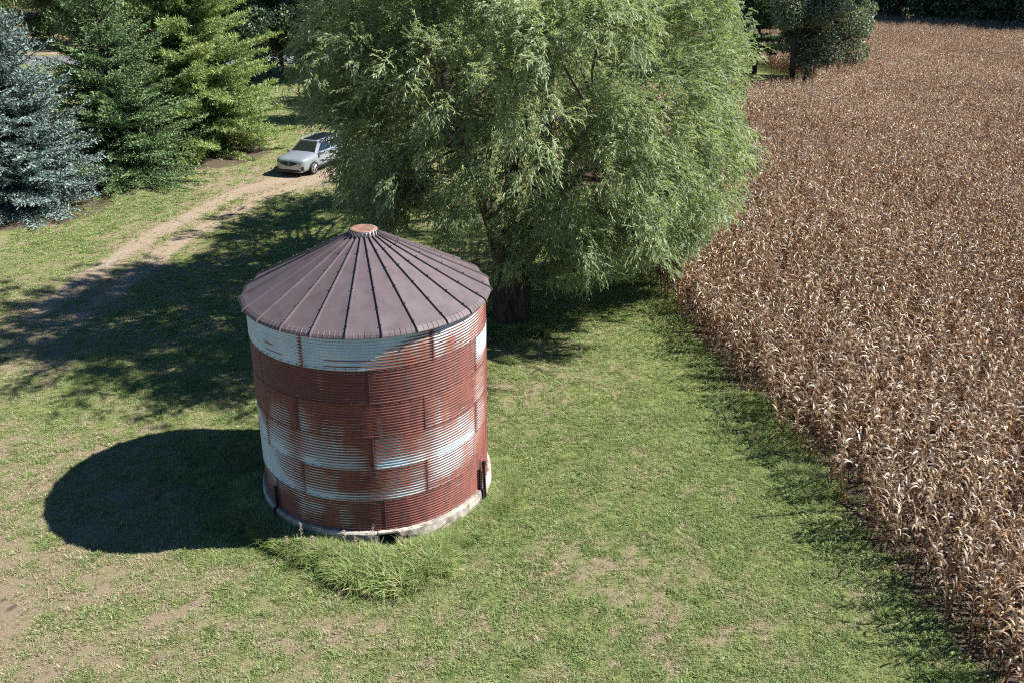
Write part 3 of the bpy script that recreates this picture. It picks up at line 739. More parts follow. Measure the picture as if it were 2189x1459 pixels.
# ---- conifers
def conifer(name, base, height, radius, label, mat, r, kind='spruce', whorls=26, per=9, clear=0.15, shape=1.0, shoot=(0.10, 0.035), group=None, dens=1.0, bare=0.0):
    root = tag(empty(name, base), label, 'tree', group)
    V, S_, D_, L_, W_, T_ = [], [], [], [], [], []
    tb = MB()
    tb.tube([(0, 0, -0.1), (0.03, 0, height*0.35), (0, 0.02, height*0.7), (0, 0, height*0.985)], [0.017*height + .03, 0.013*height + .02, 0.007*height + .01, 0.01], 8)
    bb = MB()
    for w in range(whorls):
        h = clear + (1 - clear)*(w + 0.2*r.random())/whorls; z = h*height
        prof = (1 - (h - clear)/(1 - clear))
        Rz = radius*(prof**shape)*(0.9 + 0.2*r.random()) + 0.10
        if kind == 'pine': Rz = radius*min(1.0, (prof*1.55)**0.75)*(0.75 + 0.35*r.random()) + 0.1
        nb = max(4, int(per*(0.5 + 0.6*prof)))
        a0 = r.random()*6.28
        for k in range(nb):
            a = a0 + 2*PI*k/nb + 0.35*r.normal(); Lb = Rz*(0.72 + 0.38*r.random())
            el = (0.55*(1 - prof) - 0.28*prof) if kind == 'spruce' else (-0.12 + 0.75*(1 - prof))
            el += 0.10*r.normal()
            dx = np.array([math.cos(a), math.sin(a), 0.0])
            def at(tt):
                up = math.tan(el)*tt + (0.20*tt*tt if kind == 'spruce' else 0.10*tt*tt)
                return np.array([0, 0, z]) + dx*Lb*tt + np.array([0, 0, Lb*up])
            ts = np.linspace(0, 1, 5)
            bb.tube([at(q) for q in ts], list(np.linspace(0.012*Lb + .012, 0.006, 5)), 4, False)
            ntw = max(3, int(Lb*7.0*dens))
            for q in range(ntw):
                tt = 0.14 + 0.86*(q + 0.5*r.random())/ntw; pp = at(tt); fw = unit(at(min(tt + .05, 1.05)) - at(tt - .05))
                for sg in ((-1, 1) if q < ntw - 1 else (0,)):
                    sd_ = np.array([-dx[1], dx[0], 0.0])*sg
                    td = unit(fw*0.75 + sd_*0.85 + 0.22*r.normal(size=3) + np.array([0, 0, -0.10 if kind == 'spruce' else 0.12]))
                    tl = (0.16 + 0.34*Lb*(1 - tt)*0.7 + 0.12*r.random())*(1.0 if sg else 0.8)
                    nsh = max(2, int(tl/(shoot[0]*0.80)))
                    s = (np.arange(nsh) + r.random(nsh)*0.6)/nsh
                    P = pp + td*(tl*s)[:, None]; P[:, 2] -= 0.10*tl*s*s
                    reps = 2 if kind == 'spruce' else 4
                    P = np.repeat(P, reps, 0); s2 = np.repeat(s, reps); n_ = len(P)
                    dd = unit(td*(0.9 if kind == 'spruce' else 0.75) + (0.42 if kind == 'spruce' else 0.55)*r.normal(size=(n_, 3)) + np.array([0, 0, 0.06]))
                    V.append(P); D_.append(dd); S_.append(unit(np.cross(dd, r.normal(size=(n_, 3)))))
                    L_.append(shoot[0]*(0.75 + 0.6*r.random(n_))); W_.append(np.full(n_, shoot[1]))
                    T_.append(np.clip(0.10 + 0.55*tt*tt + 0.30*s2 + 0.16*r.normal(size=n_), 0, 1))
    P = np.concatenate(V); print(name, len(P)); v, f = leaf_quads(P, np.concatenate(D_), np.concatenate(S_), np.concatenate(L_), np.concatenate(W_))
    tr = obj('trunk', tb.data('trunk', [M['bark_dark']], True), root)
    o = obj('branches', bb.data('branches', [M['bark_dark']], True), root); o['kind'] = 'stuff'
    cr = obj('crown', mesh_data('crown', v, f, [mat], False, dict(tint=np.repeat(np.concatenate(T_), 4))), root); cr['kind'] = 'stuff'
    return root
conifer('spruce_tree', (-16.6, 28.6, 0), 9.4, 4.5, 'blue-grey spruce at the left edge of the picture', M['blue_spruce'], np.random.default_rng(5), 'spruce', 32, 15, 0.012, 0.62, (0.15, 0.060))
conifer('spruce_tree', (-13.2, 34.0, 0), 11.0, 5.1, 'dark green spruce between the blue-grey spruce and the yellow-green pine', M['spruce'], np.random.default_rng(6), 'spruce', 32, 13, 0.015, 0.66, (0.15, 0.056))
conifer('pine_tree', (-10.0, 40.4, 0), 14.5, 5.7, 'tall soft yellow-green pine by the track, left of the parked car', M['pine'], np.random.default_rng(8), 'pine', 30, 14, 0.04, 1.0, (0.24, 0.052))

# ---- broadleaf trees made of leaf clumps on real limbs
def lobes_to_leaves(lobes, per_m2, leaf, r, flat=0.85):
    P, D, S, L, T = [], [], [], [], []
    for p, R in lobes:
        n = int(per_m2*R*R); d = rand_dirs(n, r); rr = R*(0.35 + 0.68*r.random(n)**0.55)
        q = np.array(p) + d*rr[:, None]*np.array([1, 1, flat])
        dd = unit(d*0.4 + r.normal(size=(n, 3))*0.8 + np.array([0, 0, -0.15]))
        P.append(q); D.append(dd); S.append(unit(np.cross(dd, r.normal(size=(n, 3)) + d)))
        L.append(leaf*(0.7 + 0.7*r.random(n))); T.append(np.clip(0.38 + 0.3*(r.random() - 0.5) + 0.25*r.normal(size=n) + 0.15*(rr/R - 0.7), 0, 1))
    P = np.concatenate(P); L = np.concatenate(L)
    v, f = leaf_quads(P, np.concatenate(D), np.concatenate(S), L, L*0.62)
    return v, f, np.repeat(np.concatenate(T), 4)

def tree_data(height, crown_r, crown_z0, nlobes, leaf, per_m2, mat, bark, seed, trunk_r=0.25, lean=(0, 0), stems=1):
    r = np.random.default_rng(seed); lobes = []
    cz = (crown_z0 + height)/2; hz = (height - crown_z0)/2
    for k in range(nlobes):
        d = rand_dirs(1, r)[0]*(0.45 + 0.5*r.random())
        p = np.array([d[0]*crown_r, d[1]*crown_r, max(cz + d[2]*hz, 0.6)]); p[:2] += np.array(lean)*p[2]
        lobes.append((p, crown_r*(0.22 + 0.16*r.random())))
    v, f, t = lobes_to_leaves(lobes, per_m2, leaf, r)
    cr = mesh_data('crown', v, f, [mat], False, dict(tint=t))
    b = MB(); top = np.array([lean[0]*height*0.8, lean[1]*height*0.8, height*0.8])
    pts = curve((0, 0, -0.15), top, 0.0, 8, 0.12, random.Random(seed)); b.tube(pts, list(np.linspace(trunk_r, trunk_r*0.25, 8)), 9)
    tr = b.data('trunk', [bark], True)
    b = MB(); pa = np.array(pts)
    for p, R in lobes:
        c = pa[np.argmin(np.abs(pa[:, 2] - (p[2] - 0.55*np.hypot(p[0] - pa[0, 0], p[1] - pa[0, 1])).clip(crown_z0*0.7, height)))]
        b.tube(curve(c, p, 0.08, 5, 0.3, random.Random(seed + int(p[2]*100))), list(np.linspace(trunk_r*0.32, 0.02, 5)), 5)
    return cr, tr, b.data('branches', [bark], True)
def place_tree(name, data, loc, rz, scale, label, group=None):
    root = tag(empty(name, loc, rz), label, 'tree', group); root.scale = (scale,)*3 if not hasattr(scale, '__len__') else scale
    c = obj('crown', data[0], root); c['kind'] = 'stuff'
    obj('trunk', data[1], root); b = obj('branches', data[2], root); b['kind'] = 'stuff'
    return root

# oaks standing at the notch of the field
oakA = tree_data(12.5, 3.5, 0.4, 28, 0.22, 460, M['oak'], M['bark_dark'], 201, 0.30, (-0.02, 0))
oakB = tree_data(13.0, 3.5, 0.6, 28, 0.22, 460, M['oak'], M['bark_dark'], 202, 0.30, (0.05, 0))
oakC = tree_data(13.0, 4.2, 0.8, 32, 0.22, 460, M['oak'], M['bark_dark'], 203, 0.32, (0.12, -0.02))
place_tree('oak_tree', oakA, (40.2, 62.8, 0), 0.0, 0.95, 'grey-green oak at the far field edge, nearest to the dark pines')
place_tree('oak_tree', oakB, (42.2, 64.0, 0), 0.4, 0.95, 'middle grey-green oak of the clump standing in the corn')
place_tree('oak_tree', oakC, (43.4, 63.2, 0), 0.0, 0.95, 'rightmost grey-green oak whose crown leans out over the corn')
conifer('pine_tree', (38.9, 68.6, 0), 14.0, 4.0, 'dark layered pine beside the oaks, right trunk of the pair at the field end', M['dark_pine'], np.random.default_rng(31), 'pine', 13, 8, 0.17, 1.0, (0.26, 0.07), None, 0.85)
conifer('pine_tree', (36.9, 67.8, 0), 13.0, 3.6, 'dark pine half hidden behind the right edge of the willow', M['dark_pine'], np.random.default_rng(32), 'pine', 12, 8, 0.2, 1.0, (0.26, 0.07), None, 0.85)
elm = tree_data(15.0, 4.0, 5.0, 24, 0.24, 420, M['bright'], M['bark_dark'], 205, 0.28)
place_tree('broadleaf_tree', elm, (40.0, 74.5, 0), 0.3, 1.0, 'light green broadleaf tree rising behind the dark pines')

# shaded wood beyond the lawn at the end of the track
woodA = tree_data(15.0, 4.6, 1.6, 44, 0.26, 330, M['forest'], M['bark_dark'], 211, 0.22)
woodB = tree_data(17.0, 4.4, 1.2, 44, 0.26, 330, M['forest'], M['bark_dark'], 212, 0.20)
woodC = tree_data(9.0, 3.8, 0.2, 26, 0.24, 330, M['forest'], M['bark_dark'], 213, 0.12)
wood = [(woodA, -9.4, 70.5, 0.2, 'dark broadleaf tree just right of the tall pine top, at the lawn end'),
        (woodB, -6.4, 71.5, 1.1, 'dark broadleaf tree in the middle of the gap between pine and willow'),
        (woodA, -2.6, 70.5, 2.4, 'dark broadleaf tree closest to the willow at the lawn end'),
        (woodC, -8.0, 75.5, 0.5, 'low dark understorey tree behind the trunks at the lawn end'),
        (woodC, -4.4, 76.5, 2.9, 'low dark understorey tree at the lawn end, nearer the willow'),
        (woodB, -14.0, 73.5, 3.3, 'dark tree peeking over the tall pine on its right side'),
        (woodA, 3.5, 72.5, 4.1, 'dark broadleaf tree seen through the left fringe of the willow'),
        (woodB, -10.5, 80.0, 5.0, 'dark tree at the back of the wood between pine and willow')]
for d, x, y, rz, lab in wood: place_tree('wood_tree', d, (x, y, 0), rz, 1.0, lab, 'dark trees at the end of the lawn')
# trees behind the willow that shade the far lawn
yard = tree_data(11.5, 4.2, 2.2, 24, 0.22, 330, M['forest'], M['bark_dark'], 221, 0.25)
place_tree('yard_tree', yard, (4.6, 49.5, 0), 0.0, 1.0, 'broadleaf tree mostly hidden behind the willow, nearer the car', 'yard trees behind the willow')
place_tree('yard_tree', yard, (6.8, 57.0, 0), 2.1, 1.05, 'broadleaf tree mostly hidden behind the willow, farther up the lawn', 'yard trees behind the willow')

# hedge trees at the top left behind the road
hedA = tree_data(8.5, 4.2, 0.6, 24, 0.26, 330, M['bright'], M['bark'], 231, 0.16)
hedB = tree_data(11.0, 4.0, 1.0, 24, 0.28, 300, M['bright'], M['bark'], 232, 0.18)
hed = [(hedA, -46.5, 101.0, 0.0, 'bushy light green tree behind the road, left of the dry patch'),
       (hedB, -51.5, 107.0, 1.0, 'light green tree in the top left corner behind the spruce tip'),
       (hedB, -48.0, 119.0, 2.0, 'light green tree above the dry patch in the top left'),
       (hedA, -40.0, 121.0, 3.0, 'yellowish bush above the dry patch, beside the dark spruce top'),
       (hedB, -34.5, 117.0, 4.0, 'light green tree behind the tip of the dark spruce'),
       (hedA, -35.0, 101.0, 5.2, 'bush behind the road at the left flank of the dark spruce'),
       (hedB, -28.0, 108.0, 0.7, 'light green tree behind the road between dark spruce and tall pine'),
       (hedB, -55.0, 100.0, 2.6, 'light green tree at the very left edge, behind the blue-grey spruce'),
       (hedB, -43.5, 110.0, 3.9, 'light green tree directly behind the dry patch in the top left'),
       (hedB, -31.0, 99.0, 5.5, 'light green tree just across the road, behind the dark spruce')]
for d, x, y, rz, lab in hed: place_tree('hedge_tree', d, (x, y, 1.0 if y > 104 else 0.1), rz, 1.0, lab, 'light green trees behind the road')

# far wood along the field end
fr = [tree_data(15.0 + 2*k, 4.0, -1.2, 44, 0.42, 130, M['forest'], M['bark_dark'], 240 + k, 0.22) for k in range(3)]
a, b = np.array([57.0, 130.0]), np.array([108.0, 78.5])
rr = np.random.default_rng(77); nfar = 19
words = ['first', 'second', 'third', 'fourth', 'fifth', 'sixth', 'seventh', 'eighth', 'ninth', 'tenth', 'eleventh', 'twelfth', 'thirteenth', 'fourteenth', 'fifteenth', 'sixteenth', 'seventeenth', 'eighteenth', 'nineteenth']
for k in range(nfar):
    p = a + (b - a)*k/(nfar - 1) + rr.normal(size=2)*0.5
    place_tree('far_tree', fr[k % 3], (p[0], p[1], 0), rr.random()*6.28, 0.9 + 0.3*rr.random(), words[k] + ' tree from the left in the front row of the wood beyond the corn', 'front row of the wood beyond the corn')
nb = np.array([0.71, 0.70])
for k in range(12):
    p = a + (b - a)*(k + 0.5)/12 + nb*(6 + 2*rr.random())
    place_tree('far_tree', fr[(k + 1) % 3], (p[0], p[1], 0), rr.random()*6.28, 1.05 + 0.3*rr.random(), words[k] + ' tree from the left in the back row of the wood beyond the corn', 'back row of the wood beyond the corn')

# ------------------------------------------------------------------ scattering by geometry nodes (for what nobody could count)
def scatter(name, P, rot, scl, var, protos, extra=None, kind='stuff', label=None):
    cl = bpy.data.collections.new(name + '_sources')
    for k, me in enumerate(protos):
        cl.objects.link(bpy.data.objects.new('%s_source_%02d' % (name, k), me))
    me = bpy.data.meshes.new(name); me.vertices.add(len(P)); me.vertices.foreach_set('co', np.asarray(P, np.float32).ravel())
    a = me.attributes.new('rot', 'FLOAT_VECTOR', 'POINT'); a.data.foreach_set('vector', np.asarray(rot, np.float32).ravel())
    a = me.attributes.new('scl', 'FLOAT', 'POINT'); a.data.foreach_set('value', np.asarray(scl, np.float32))
    a = me.attributes.new('var', 'INT', 'POINT'); a.data.foreach_set('value', np.asarray(var, np.int32))
    for k, v in (extra or {}).items():
        a = me.attributes.new(k, 'FLOAT', 'POINT'); a.data.foreach_set('value', np.asarray(v, np.float32))
    o = obj(name, me)
    ng = bpy.data.node_groups.new(name, 'GeometryNodeTree')
    ng.interface.new_socket(name='Geometry', in_out='INPUT', socket_type='NodeSocketGeometry')
    ng.interface.new_socket(name='Geometry', in_out='OUTPUT', socket_type='NodeSocketGeometry')
    gi = ng.nodes.new('NodeGroupInput'); go = ng.nodes.new('NodeGroupOutput')
    ip = ng.nodes.new('GeometryNodeInstanceOnPoints'); ci = ng.nodes.new('GeometryNodeCollectionInfo')
    ci.inputs['Collection'].default_value = cl; ci.inputs['Separate Children'].default_value = True; ci.inputs['Reset Children'].default_value = True
    def na(n, t):
        q = ng.nodes.new('GeometryNodeInputNamedAttribute'); q.data_type = t; q.inputs['Name'].default_value = n; return q.outputs['Attribute']
    e2r = ng.nodes.new('FunctionNodeEulerToRotation')
    lk = ng.links.new
    lk(gi.outputs[0], ip.inputs['Points']); lk(ci.outputs[0], ip.inputs['Instance']); ip.inputs['Pick Instance'].default_value = True
    lk(na('var', 'INT'), ip.inputs['Instance Index']); lk(na('rot', 'FLOAT_VECTOR'), e2r.inputs[0]); lk(e2r.outputs[0], ip.inputs['Rotation'])
    lk(na('scl', 'FLOAT'), ip.inputs['Scale']); lk(ip.outputs[0], go.inputs[0])
    md = o.modifiers.new('scatter', 'NODES'); md.node_group = ng
    if kind: o['kind'] = kind
    if label: o['label'] = label
    return o

# ------------------------------------------------------------------ dry corn
def corn_material():
    m, t, out = nodes('dry_corn')
    ti = attr(t, 'tint').outputs['Fac']
    oi = N(t, 'ShaderNodeObjectInfo').outputs['Random']
    n = noise(t, 5.0, 3, pos(t)); nb = noise(t, 0.10, 3, pos(t))
    v = mth(t, 'ADD', ti, mth(t, 'MULTIPLY', mth(t, 'SUBTRACT', oi, 0.5), 0.25))
    v = mth(t, 'ADD', v, mth(t, 'MULTIPLY', mth(t, 'SUBTRACT', n, 0.5), 0.6))
    v = mth(t, 'ADD', v, mth(t, 'MULTIPLY', mth(t, 'SUBTRACT', nb, 0.5), 0.35))
    rp_ = N(t, 'ShaderNodeValToRGB'); t.links.new(v, rp_.inputs[0]); e = rp_.color_ramp.elements
    e[0].position = 0.0; e[0].color = (0.115, 0.055, 0.024, 1); e[1].position = 1.0; e[1].color = (0.82, 0.75, 0.65, 1)
    x = e.new(0.35); x.color = (0.235, 0.135, 0.070, 1); x = e.new(0.65); x.color = (0.470, 0.365, 0.265, 1)
    b = principled(t, None, rp_.outputs[0], 0.5, 0, 0.45)
    tr = t.nodes.new('ShaderNodeBsdfTranslucent')
    t.links.new(mix(t, 1.0, rp_.outputs[0], (1.0, 0.72, 0.42), 'MULTIPLY'), tr.inputs[0])
    mx = t.nodes.new('ShaderNodeMixShader'); mx.inputs[0].default_value = 0.35
    t.links.new(b.outputs[0], mx.inputs[1]); t.links.new(tr.outputs[0], mx.inputs[2]); t.links.new(mx.outputs[0], out.inputs[0])
    return m
M['corn'] = corn_material()
def corn_leaf(r, h, az, L, W, phi0, bend, tint, limp=0.0, seg=7):
    V, F = [], []; p = np.array([0.012*math.cos(az), 0.012*math.sin(az), h]); tw0 = r.normal()*0.25; tw1 = r.normal()*0.9
    d2 = np.array([math.cos(az), math.sin(az), 0.0]); sd = np.array([-math.sin(az), math.cos(az), 0.0])
    wob = r.normal()*0.25
    for k in range(seg + 1):
        t_ = k/seg; phi = phi0 + bend*t_**1.25
        tan = d2*math.sin(phi) + np.array([0, 0, math.cos(phi)])
        nrm = np.cross(tan, sd); a = tw0 + tw1*t_
        s = sd*math.cos(a) + nrm*math.sin(a)
        w = W*min(1.0, 0.55 + 2.2*t_)*(1 - t_**2.2)**0.7 + 0.003
        V += [p + s*w*0.5, p - s*w*0.5]
        p = p + (tan + sd*wob*t_)*L/seg
    for k in range(seg): F.append((2*k, 2*k + 1, 2*k + 3, 2*k + 2))
    return V, F
def corn_variant(seed):
    r = np.random.default_rng(seed); H = 2.0 + 0.25*r.random(); parts = []
    b = MB(); lx, ly = r.normal()*0.06, r.normal()*0.06
    b.tube([(0, 0, -0.02), (lx*0.3, ly*0.3, H*0.4), (lx, ly, H*0.78), (lx*1.5, ly*1.5, H*0.92)], [0.014, 0.012, 0.008, 0.004], 5)
    parts.append(('stalk', b.v, b.f, 0.42))
    a = r.random()*6.28; nl = 15
    for k in range(nl):
        h = 0.30 + (H - 0.48)*k/(nl - 1); a += PI + r.normal()*0.35; f_ = k/(nl - 1)
        low = f_ < 0.35
        L = (0.32 + 0.18*math.sin(PI*min(1, f_*1.1)))*(0.75 + 0.5*r.random()); W = 0.030 + 0.026*r.random()
        phi0 = 0.15 + 0.45*r.random(); bend = (2.6 + 0.5*r.random()) if (low or r.random() < 0.5) else (1.2 + 1.6*r.random())
        v, f = corn_leaf(r, h, a, L, W, phi0, bend, 0)
        o = np.array([lx, ly, 0])*(h/H)**1.5
        parts.append(('leaf', [q + o for q in v], f, float(np.clip(0.20 + 0.34*f_ + 0.25*r.normal(), 0.02, 0.98))))
    # tassel of thin spikes
    b = MB(); top = np.array([lx*1.5, ly*1.5, H*0.92])
    for k in range(5):
        a2 = r.random()*6.28; q = 0.10 + 0.12*r.random() if k else 0.02
        e = top + np.array([q*math.cos(a2), q*math.sin(a2), 0.16 + 0.08*r.random()])
        b.tube([top, (top + e)/2 + np.array([0, 0, 0.02]), e], [0.005, 0.005, 0.003], 3, False)
    parts.append(('tassel', b.v, b.f, 0.55))
    # ear in its husk, hanging
    b = MB(); a2 = r.random()*6.28; h = H*(0.42 + 0.1*r.random()); d = np.array([math.cos(a2), math.sin(a2), 0])
    p0 = np.array([0, 0, h]) + d*0.02; dn = 0.6 - 1.3*r.random()
    pts = [p0, p0 + d*0.05 + np.array([0, 0, 0.02]), p0 + d*0.10 + np.array([0, 0, 0.03 + 0.04*dn]), p0 + d*0.15 + np.array([0, 0, 0.12*dn]), p0 + d*0.18 + np.array([0, 0, 0.24*dn])]
    b.tube(pts, [0.008, 0.024, 0.030, 0.026, 0.008], 6)
    parts.append(('ear', b.v, b.f, 0.72))
    return parts
NV = 7
CV = [corn_variant(300 + k) for k in range(NV)]
corn_joined = []; corn_parts = []
for parts in CV:
    b = MB(); tn = []; pm = []
    for nm, v, f, ti in parts:
        b.add(v, f); tn += [ti]*len(v)
        pm.append((nm, mesh_data(nm, v, f, [M['corn']], nm != 'tassel', dict(tint=[ti]*len(v)))))
    corn_joined.append(mesh_data('corn_plant', b.v, b.f, [M['corn']], True, dict(tint=tn))); corn_parts.append(pm)
r = np.random.default_rng(55)
xs = np.arange(FIELD_X + 0.02, 122, 0.72); cx, cy = [], []
for i_, x in enumerate(xs):
    y = np.arange(-14.5, 142, 0.145) + r.uniform(0, 0.145)
    cx.append(x + r.normal(size=len(y))*0.045); cy.append(y + r.normal(size=len(y))*0.045)
cx, cy = np.concatenate(cx), np.concatenate(cy)
keep = in_poly(cx, cy, FX) & (r.random(len(cx)) > 0.05) & (np.hypot(cx - 41.8, cy - 63.3) > 2.6)
cx, cy = cx[keep], cy[keep]
# a second, ragged outer line: some plants missing at the very edge
edge = (cx < FIELD_X + 0.3) & (r.random(len(cx)) < 0.22*fbm(cx, cy, 0.5, 91, 2)*2); cx, cy = cx[~edge], cy[~edge]
P3 = np.stack([cx, cy, np.zeros(len(cx))], 1)
vis = in_frame(P3, 260) | in_frame(P3 + np.array([0, 0, 2.2]), 260)
P3 = P3[vis]; ncorn = len(P3)
dist = np.linalg.norm(P3 - CAM, axis=1)
hgt = 0.78 + 0.22*fbm(P3[:, 0], P3[:, 1], 0.12, 95, 3) + 0.05*r.normal(size=ncorn)
lean_ = np.where(r.random(ncorn) < 0.06, 0.32, 0.085); rot = np.stack([lean_*r.normal(size=ncorn), lean_*r.normal(size=ncorn), r.random(ncorn)*6.283], 1)
var = r.integers(0, NV, ncorn)
tipin = in_frame(P3 + np.array([0, 0, 1.2]), -12)
order = np.argsort(np.where(tipin, dist, 1e9))
near = np.zeros(ncorn, bool); near[order[:300]] = True
print('corn plants', ncorn)
scatter('corn_field', P3[~near], rot[~near], hgt[~near], var[~near], corn_joined)
tens = ['', '', 'twenty', 'thirty', 'forty', 'fifty', 'sixty', 'seventy', 'eighty', 'ninety']
tieth = ['', '', 'twentieth', 'thirtieth', 'fortieth', 'fiftieth', 'sixtieth', 'seventieth', 'eightieth', 'ninetieth']
def ordinal(k): return words[k - 1] if k < 20 else (tieth[k//10] if k % 10 == 0 else tens[k//10] + '-' + words[k % 10 - 1])
rows_ = {}
for i_ in sorted(np.nonzero(near)[0], key=lambda q: P3[q, 1]):
    rw = max(0, int(round((P3[i_, 0] - FIELD_X)/0.72))); rows_[rw] = rows_.get(rw, 0) + 1
    root = tag(empty('corn_plant', tuple(P3[i_])), 'dry corn plant, %s up from the bottom edge, %s row from the grass' % (ordinal(rows_[rw]), ordinal(rw + 1)), 'corn plant', 'corn plants at the near corner of the field')
    root.rotation_euler = tuple(rot[i_]); root.scale = (hgt[i_],)*3
    for nm, me in corn_parts[var[i_]]: obj(nm, me, root)

# ------------------------------------------------------------------ grass
def grass_material(name, g0, g1, d0, d1, transl=0.3):
    m, t, out = nodes(name)
    ti = attr(t, 'tint').outputs['Fac']; dr = attr(t, 'dryness', 'INSTANCER').outputs['Fac']
    n = noise(t, 1.4, 3, pos(t))
    g = mix(t, rmp(t, n, 0.3, 0.7), g0, g1)
    d = mix(t, ti, d0, d1)
    v = mth(t, 'ADD', dr, mth(t, 'MULTIPLY', mth(t, 'SUBTRACT', ti, 0.5), 0.9))
    c = mix(t, rmp(t, v, 0.30, 0.70), g, d)
    c = mix(t, 1.0, c, mix(t, ti, (0.75, 0.75, 0.75), (1.25, 1.25, 1.2)), 'MULTIPLY')
    b = principled(t, None, c, 0.55, 0, 0.35)
    tr = t.nodes.new('ShaderNodeBsdfTranslucent'); t.links.new(mix(t, 1.0, c, (1, 1, 0.6), 'MULTIPLY'), tr.inputs[0])
    mx = t.nodes.new('ShaderNodeMixShader'); mx.inputs[0].default_value = transl
    t.links.new(b.outputs[0], mx.inputs[1]); t.links.new(tr.outputs[0], mx.inputs[2]); t.links.new(mx.outputs[0], out.inputs[0]); return m
M['grass'] = grass_material('grass_blades', (0.185, 0.262, 0.080), (0.290, 0.365, 0.140), (0.30, 0.25, 0.16), (0.52, 0.44, 0.31))
M['weed'] = grass_material('tall_grass_blades', (0.16, 0.25, 0.065), (0.27, 0.36, 0.12), (0.26, 0.20, 0.12), (0.42, 0.34, 0.21))
def tuft(seed, n, hgt, wid, spread, arch, mat):
    r = np.random.default_rng(seed); V, F, T = [], [], []
    for k in range(n):
        a = r.random()*6.28; q = spread*math.sqrt(r.random()); az = a + r.normal()*0.8
        h = hgt*(0.55 + 0.7*r.random()); d = np.array([math.cos(az), math.sin(az), 0]); s = np.array([-math.sin(az), math.cos(az), 0])*wid*0.5
        p = np.array([q*math.cos(a), q*math.sin(a), -0.004]); lean = arch*(0.4 + r.random())
        m1 = p + d*h*0.30*lean + np.array([0, 0, h*0.55]); m2 = p + d*h*0.95*lean + np.array([0, 0, h*(0.92 - 0.25*lean)])
        i = len(V); V += [p - s, p + s, m1 + s*0.9, m1 - s*0.9, m2]; F += [(i, i + 1, i + 2, i + 3), (i + 3, i + 2, i + 4)]; T += [r.random()]*5
    return mesh_data('tuft', V, F, [mat], False, dict(tint=T))
tufts = [tuft(400 + k, 15, 0.070, 0.013, 0.085, 0.9, M['grass']) for k in range(5)]
def lawn_points(x0, x1, y0, y1, dens, seed):
    r = np.random.default_rng(seed); n = int((x1 - x0)*(y1 - y0)*dens)
    P = np.stack([r.uniform(x0, x1, n), r.uniform(y0, y1, n), np.zeros(n)], 1); return P[in_frame(P, 20)]
P = np.concatenate([lawn_points(-10, 12.2, -10, 3, 210, 1), lawn_points(-14, 12.2, 3, 14, 140, 2), lawn_points(-16, 12.2, 14, 30, 75, 3), lawn_points(-18, 13, 30, 68, 26, 4)])
x, y = P[:, 0], P[:, 1]; dry, trk, grv, soil = lawn_fields(x, y); r = np.random.default_rng(9)
cover = np.clip(1.02 - 0.75*np.maximum(dry - 0.15, 0)*1.1 - 0.5*trk - 0.8*grv - 0.95*soil, 0.06, 1)
clump = fbm(x, y, 2.3, 71, 2)
keep = (r.random(len(x)) < cover*(0.35 + 1.1*clump)) & (np.hypot(x, y) > 2.95) & (np.hypot(x - WB[0], y - WB[1]) > 0.7)
P, dry, clump = P[keep], dry[keep], clump[keep]; n = len(P)
far = sstep(10, 40, P[:, 1])
rot = np.stack([0.15*r.normal(size=n), 0.15*r.normal(size=n), r.random(n)*6.283], 1)
scl = (0.62 + 0.55*r.random(n) + 0.5*(clump[:]-0.5))*(1 + 0.55*far)*(1 - 0.25*dry)
scl = np.where(P[:, 0] > FIELD_X - 1.2, scl*1.35, scl)
print('grass tufts', n)
scatter('lawn_grass', P, rot, scl, r.integers(0, 5, n), tufts, dict(dryness=np.clip(dry*0.95 + 0.14*r.normal(size=n), 0, 1)))
# rank grass round the footing, the willow trunk and the field margin
tall = [tuft(420 + k, 26, 0.36, 0.016, 0.11, 1.0, M['weed']) for k in range(5)]
tp = []
r = np.random.default_rng(12)
for _ in range(11000):
    a = r.uniform(-185, 5); rad_ = 2.95 + abs(r.normal())*0.22
    bulge = 1.35*math.exp(-((a + 88)/24)**2) + 0.35*math.exp(-((a + 25)/22)**2) + 0.25*math.exp(-((a + 150)/25)**2)
    if r.random() < 0.25 + 0.6*min(1, bulge): rad_ += bulge*r.random()**1.1
    else:
        if r.random() < 0.45: continue
    if math.radians(0) and False: pass
    if -104 < a < -64 and rad_ < 3.10 + 0.1*r.random(): continue
    if -94 < a < -82 and rad_ < 3.5: continue
    tall_ = (0.5 if a < -112 else 0.0) + sstep(2.95, 3.5, rad_)*min(1, bulge)
    tp.append((rad_*math.cos(R_(a)), rad_*math.sin(R_(a)), 0.30 + 0.25*r.random() + (0.32 + 0.40*r.random())*min(1.0, tall_)))
n0 = len(tp); keepn = r.random(n0) < 0.62; tp = [q for q, k in zip(tp, keepn) if k]
for _ in range(500):
    a = r.random()*6.28; rad_ = 0.75 + abs(r.normal())*0.55; tp.append((WB[0] + rad_*math.cos(a), WB[1] + rad_*math.sin(a), 0.6 + 0.5*r.random()))
for _ in range(5200):
    yy = r.uniform(-10, 20); xx = FIELD_X - 0.25 + r.normal()*0.32
    if fbm(np.array([xx]), np.array([yy]), 0.45, 88, 2)[0] > 0.44: tp.append((xx, yy, 0.38 + 0.4*r.random()))
tp = np.array(tp); n = len(tp); P = np.stack([tp[:, 0], tp[:, 1], np.zeros(n)], 1)
rot = np.stack([0.2*r.normal(size=n), 0.2*r.normal(size=n), r.random(n)*6.283], 1)
scatter('tall_grass', P, rot, tp[:, 2], r.integers(0, 5, n), tall, dict(dryness=np.clip(0.12 + 0.22*r.normal(size=n), 0, 1)))
